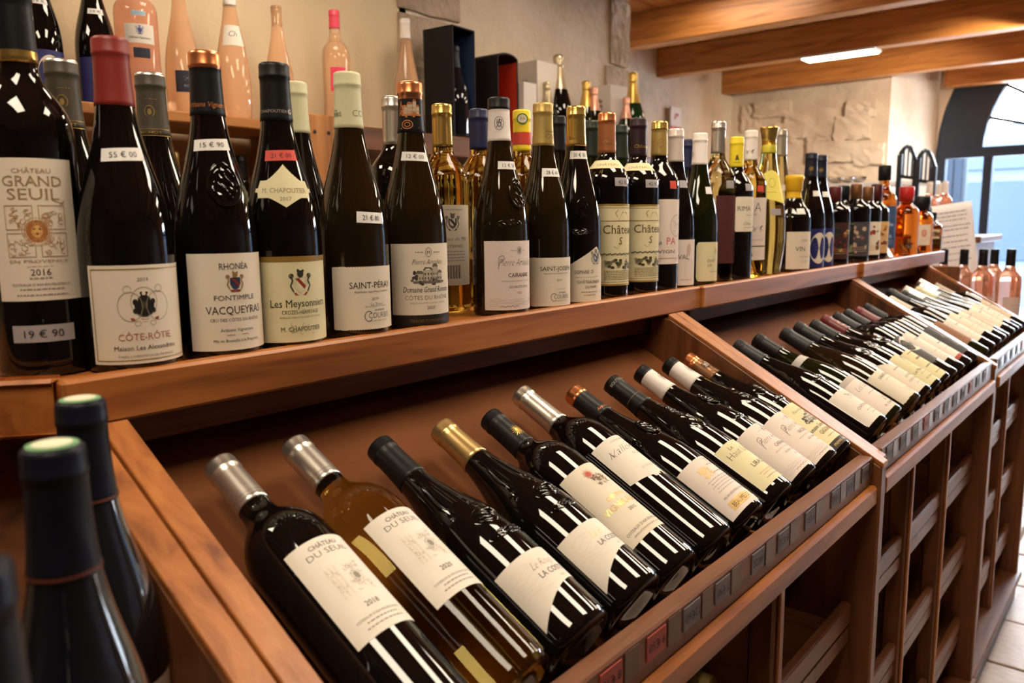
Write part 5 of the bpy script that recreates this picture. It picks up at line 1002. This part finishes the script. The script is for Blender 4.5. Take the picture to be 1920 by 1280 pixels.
def arch(ua, ub, vt, vb, xx):
    pa, pb = on_x(ua, vt + 6, xx), on_x(ub, vt + 20, xx); qa, qb = Vector((xx, pa.y, FL)), Vector((xx, pb.y, FL))
    rod(qa, pa, .014, 'leg'); rod(qb, pb, .014, 'leg'); n = 6; pr_ = pa
    for i in range(1, n + 1):
        t = i / n; q = pa.lerp(pb, t) + Vector((0, 0, .07 * sin(pi * t))); rod(pr_, q, .011, 'arch'); pr_ = q
    m1, m2 = on_x(ua + 2, vt + 46, xx), on_x(ub + 2, vt + 50, xx); m1.y, m2.y = pa.y, pb.y; rod(m1, m2, .010, 'crossbar')
    for i in (1, 2, 3): t = i / 4; rod(m1.lerp(m2, t), pa.lerp(pb, t) + Vector((0, 0, .06 * sin(pi * t))), .005, 'spindle')
arch(1688, 1718, 284, 400, 5.3); arch(1722, 1752, 292, 400, 5.25)
sc_ = empty('side_counter', (5.0, 1.1, FL)); tag(sc_, 'low pale counter behind the shelf end carrying distant rosé bottles', 'counter')
Q = on_x(1755, 395, 4.7); par(box('counter_top', 4.5, 5.1, Q.y - .25, Q.y + .55, Q.z - .16, Q.z - .13, BX, None, .003), sc_); par(box('counter_body', 4.53, 5.07, Q.y - .22, Q.y + .52, FL, Q.z - .16, BZ, None, .003), sc_)
for k, (u, v, d) in enumerate(((1744, 341, 4.7), (1762, 344, 4.75), (1773, 340, 4.65))):
    R_ = on_x(u, v, d); zb = Q.z - .13; b = Bottle('rose_bottle', ('tiny distant rosé bottle above the paper sheet, leftmost of three', 'tiny distant rosé bottle above the paper sheet, middle of three', 'tiny distant rosé bottle above the paper sheet, nearest the door')[k], 'rosé bottle', 'bordeaux', R_.z - zb, .038, ROSE, 'distant rosé bottles', 24); b.stand(R_.x, R_.y, zb); b.capsule(CWHT, .06)
# ------------------------------------------------------------------ bottles in the cubbyholes
def cubby(px, y, zsh, lab, capm, glass=GD, H=.30, R=.040):
    P = on_y(px[0], px[1], y); b = Bottle('wine_bottle', lab, 'wine bottle', 'burgundy', H, R, glass, 'bottles lying in the cubbyholes', 32); b.root.location = (P.x, y + H, zsh + R + .001); b.root.rotation_euler = (pi / 2, 0, 0); b.capsule(capm, .062); return b
cubby((1527, 1113), .43, -.657, 'bottle lying in the cubby left of the main post, copper cap facing out', CCOP)
cubby((1336, 1273), .43, -.657, 'bottle lying in the cubby at the bottom edge, dull gold cap facing out', CGOLDM)
cubby((1737, 914), .46, -.657, 'bottle lying in the middle unit cubby, red cap facing out', CBRD)
cubby((1634, 1000), .52, -.657, 'bottle lying deep in the upper cubby right of the main post, grey cap', CSIL)
cubby((1622, 1219), .52, -.885, 'bottle lying deep in the lower cubby right of the main post, grey cap', CSIL)
for u, v, x_, lab in ((1822, 1100, 2.48, 'bottle standing in the bottom cubby of the far unit, white capsule'), (1883, 1060, 3.02, 'bottle standing in the last cubby of the far unit, white label low')):
    b = Bottle('wine_bottle', lab, 'wine bottle', 'burgundy', .21, .036, GD, 'bottles standing in the far cubbyholes', 28); b.stand(x_, .47, FL + .1055 + .0); b.capsule(CWHT, .04); b.label(.02, .075, .07, PAPER, None)
# ------------------------------------------------------------------ lift everything from eye-relative to floor-relative heights
for o in list(bpy.data.objects):
    if o.parent is None and o.type in {'MESH', 'EMPTY'}: o.location.z += CAMZ
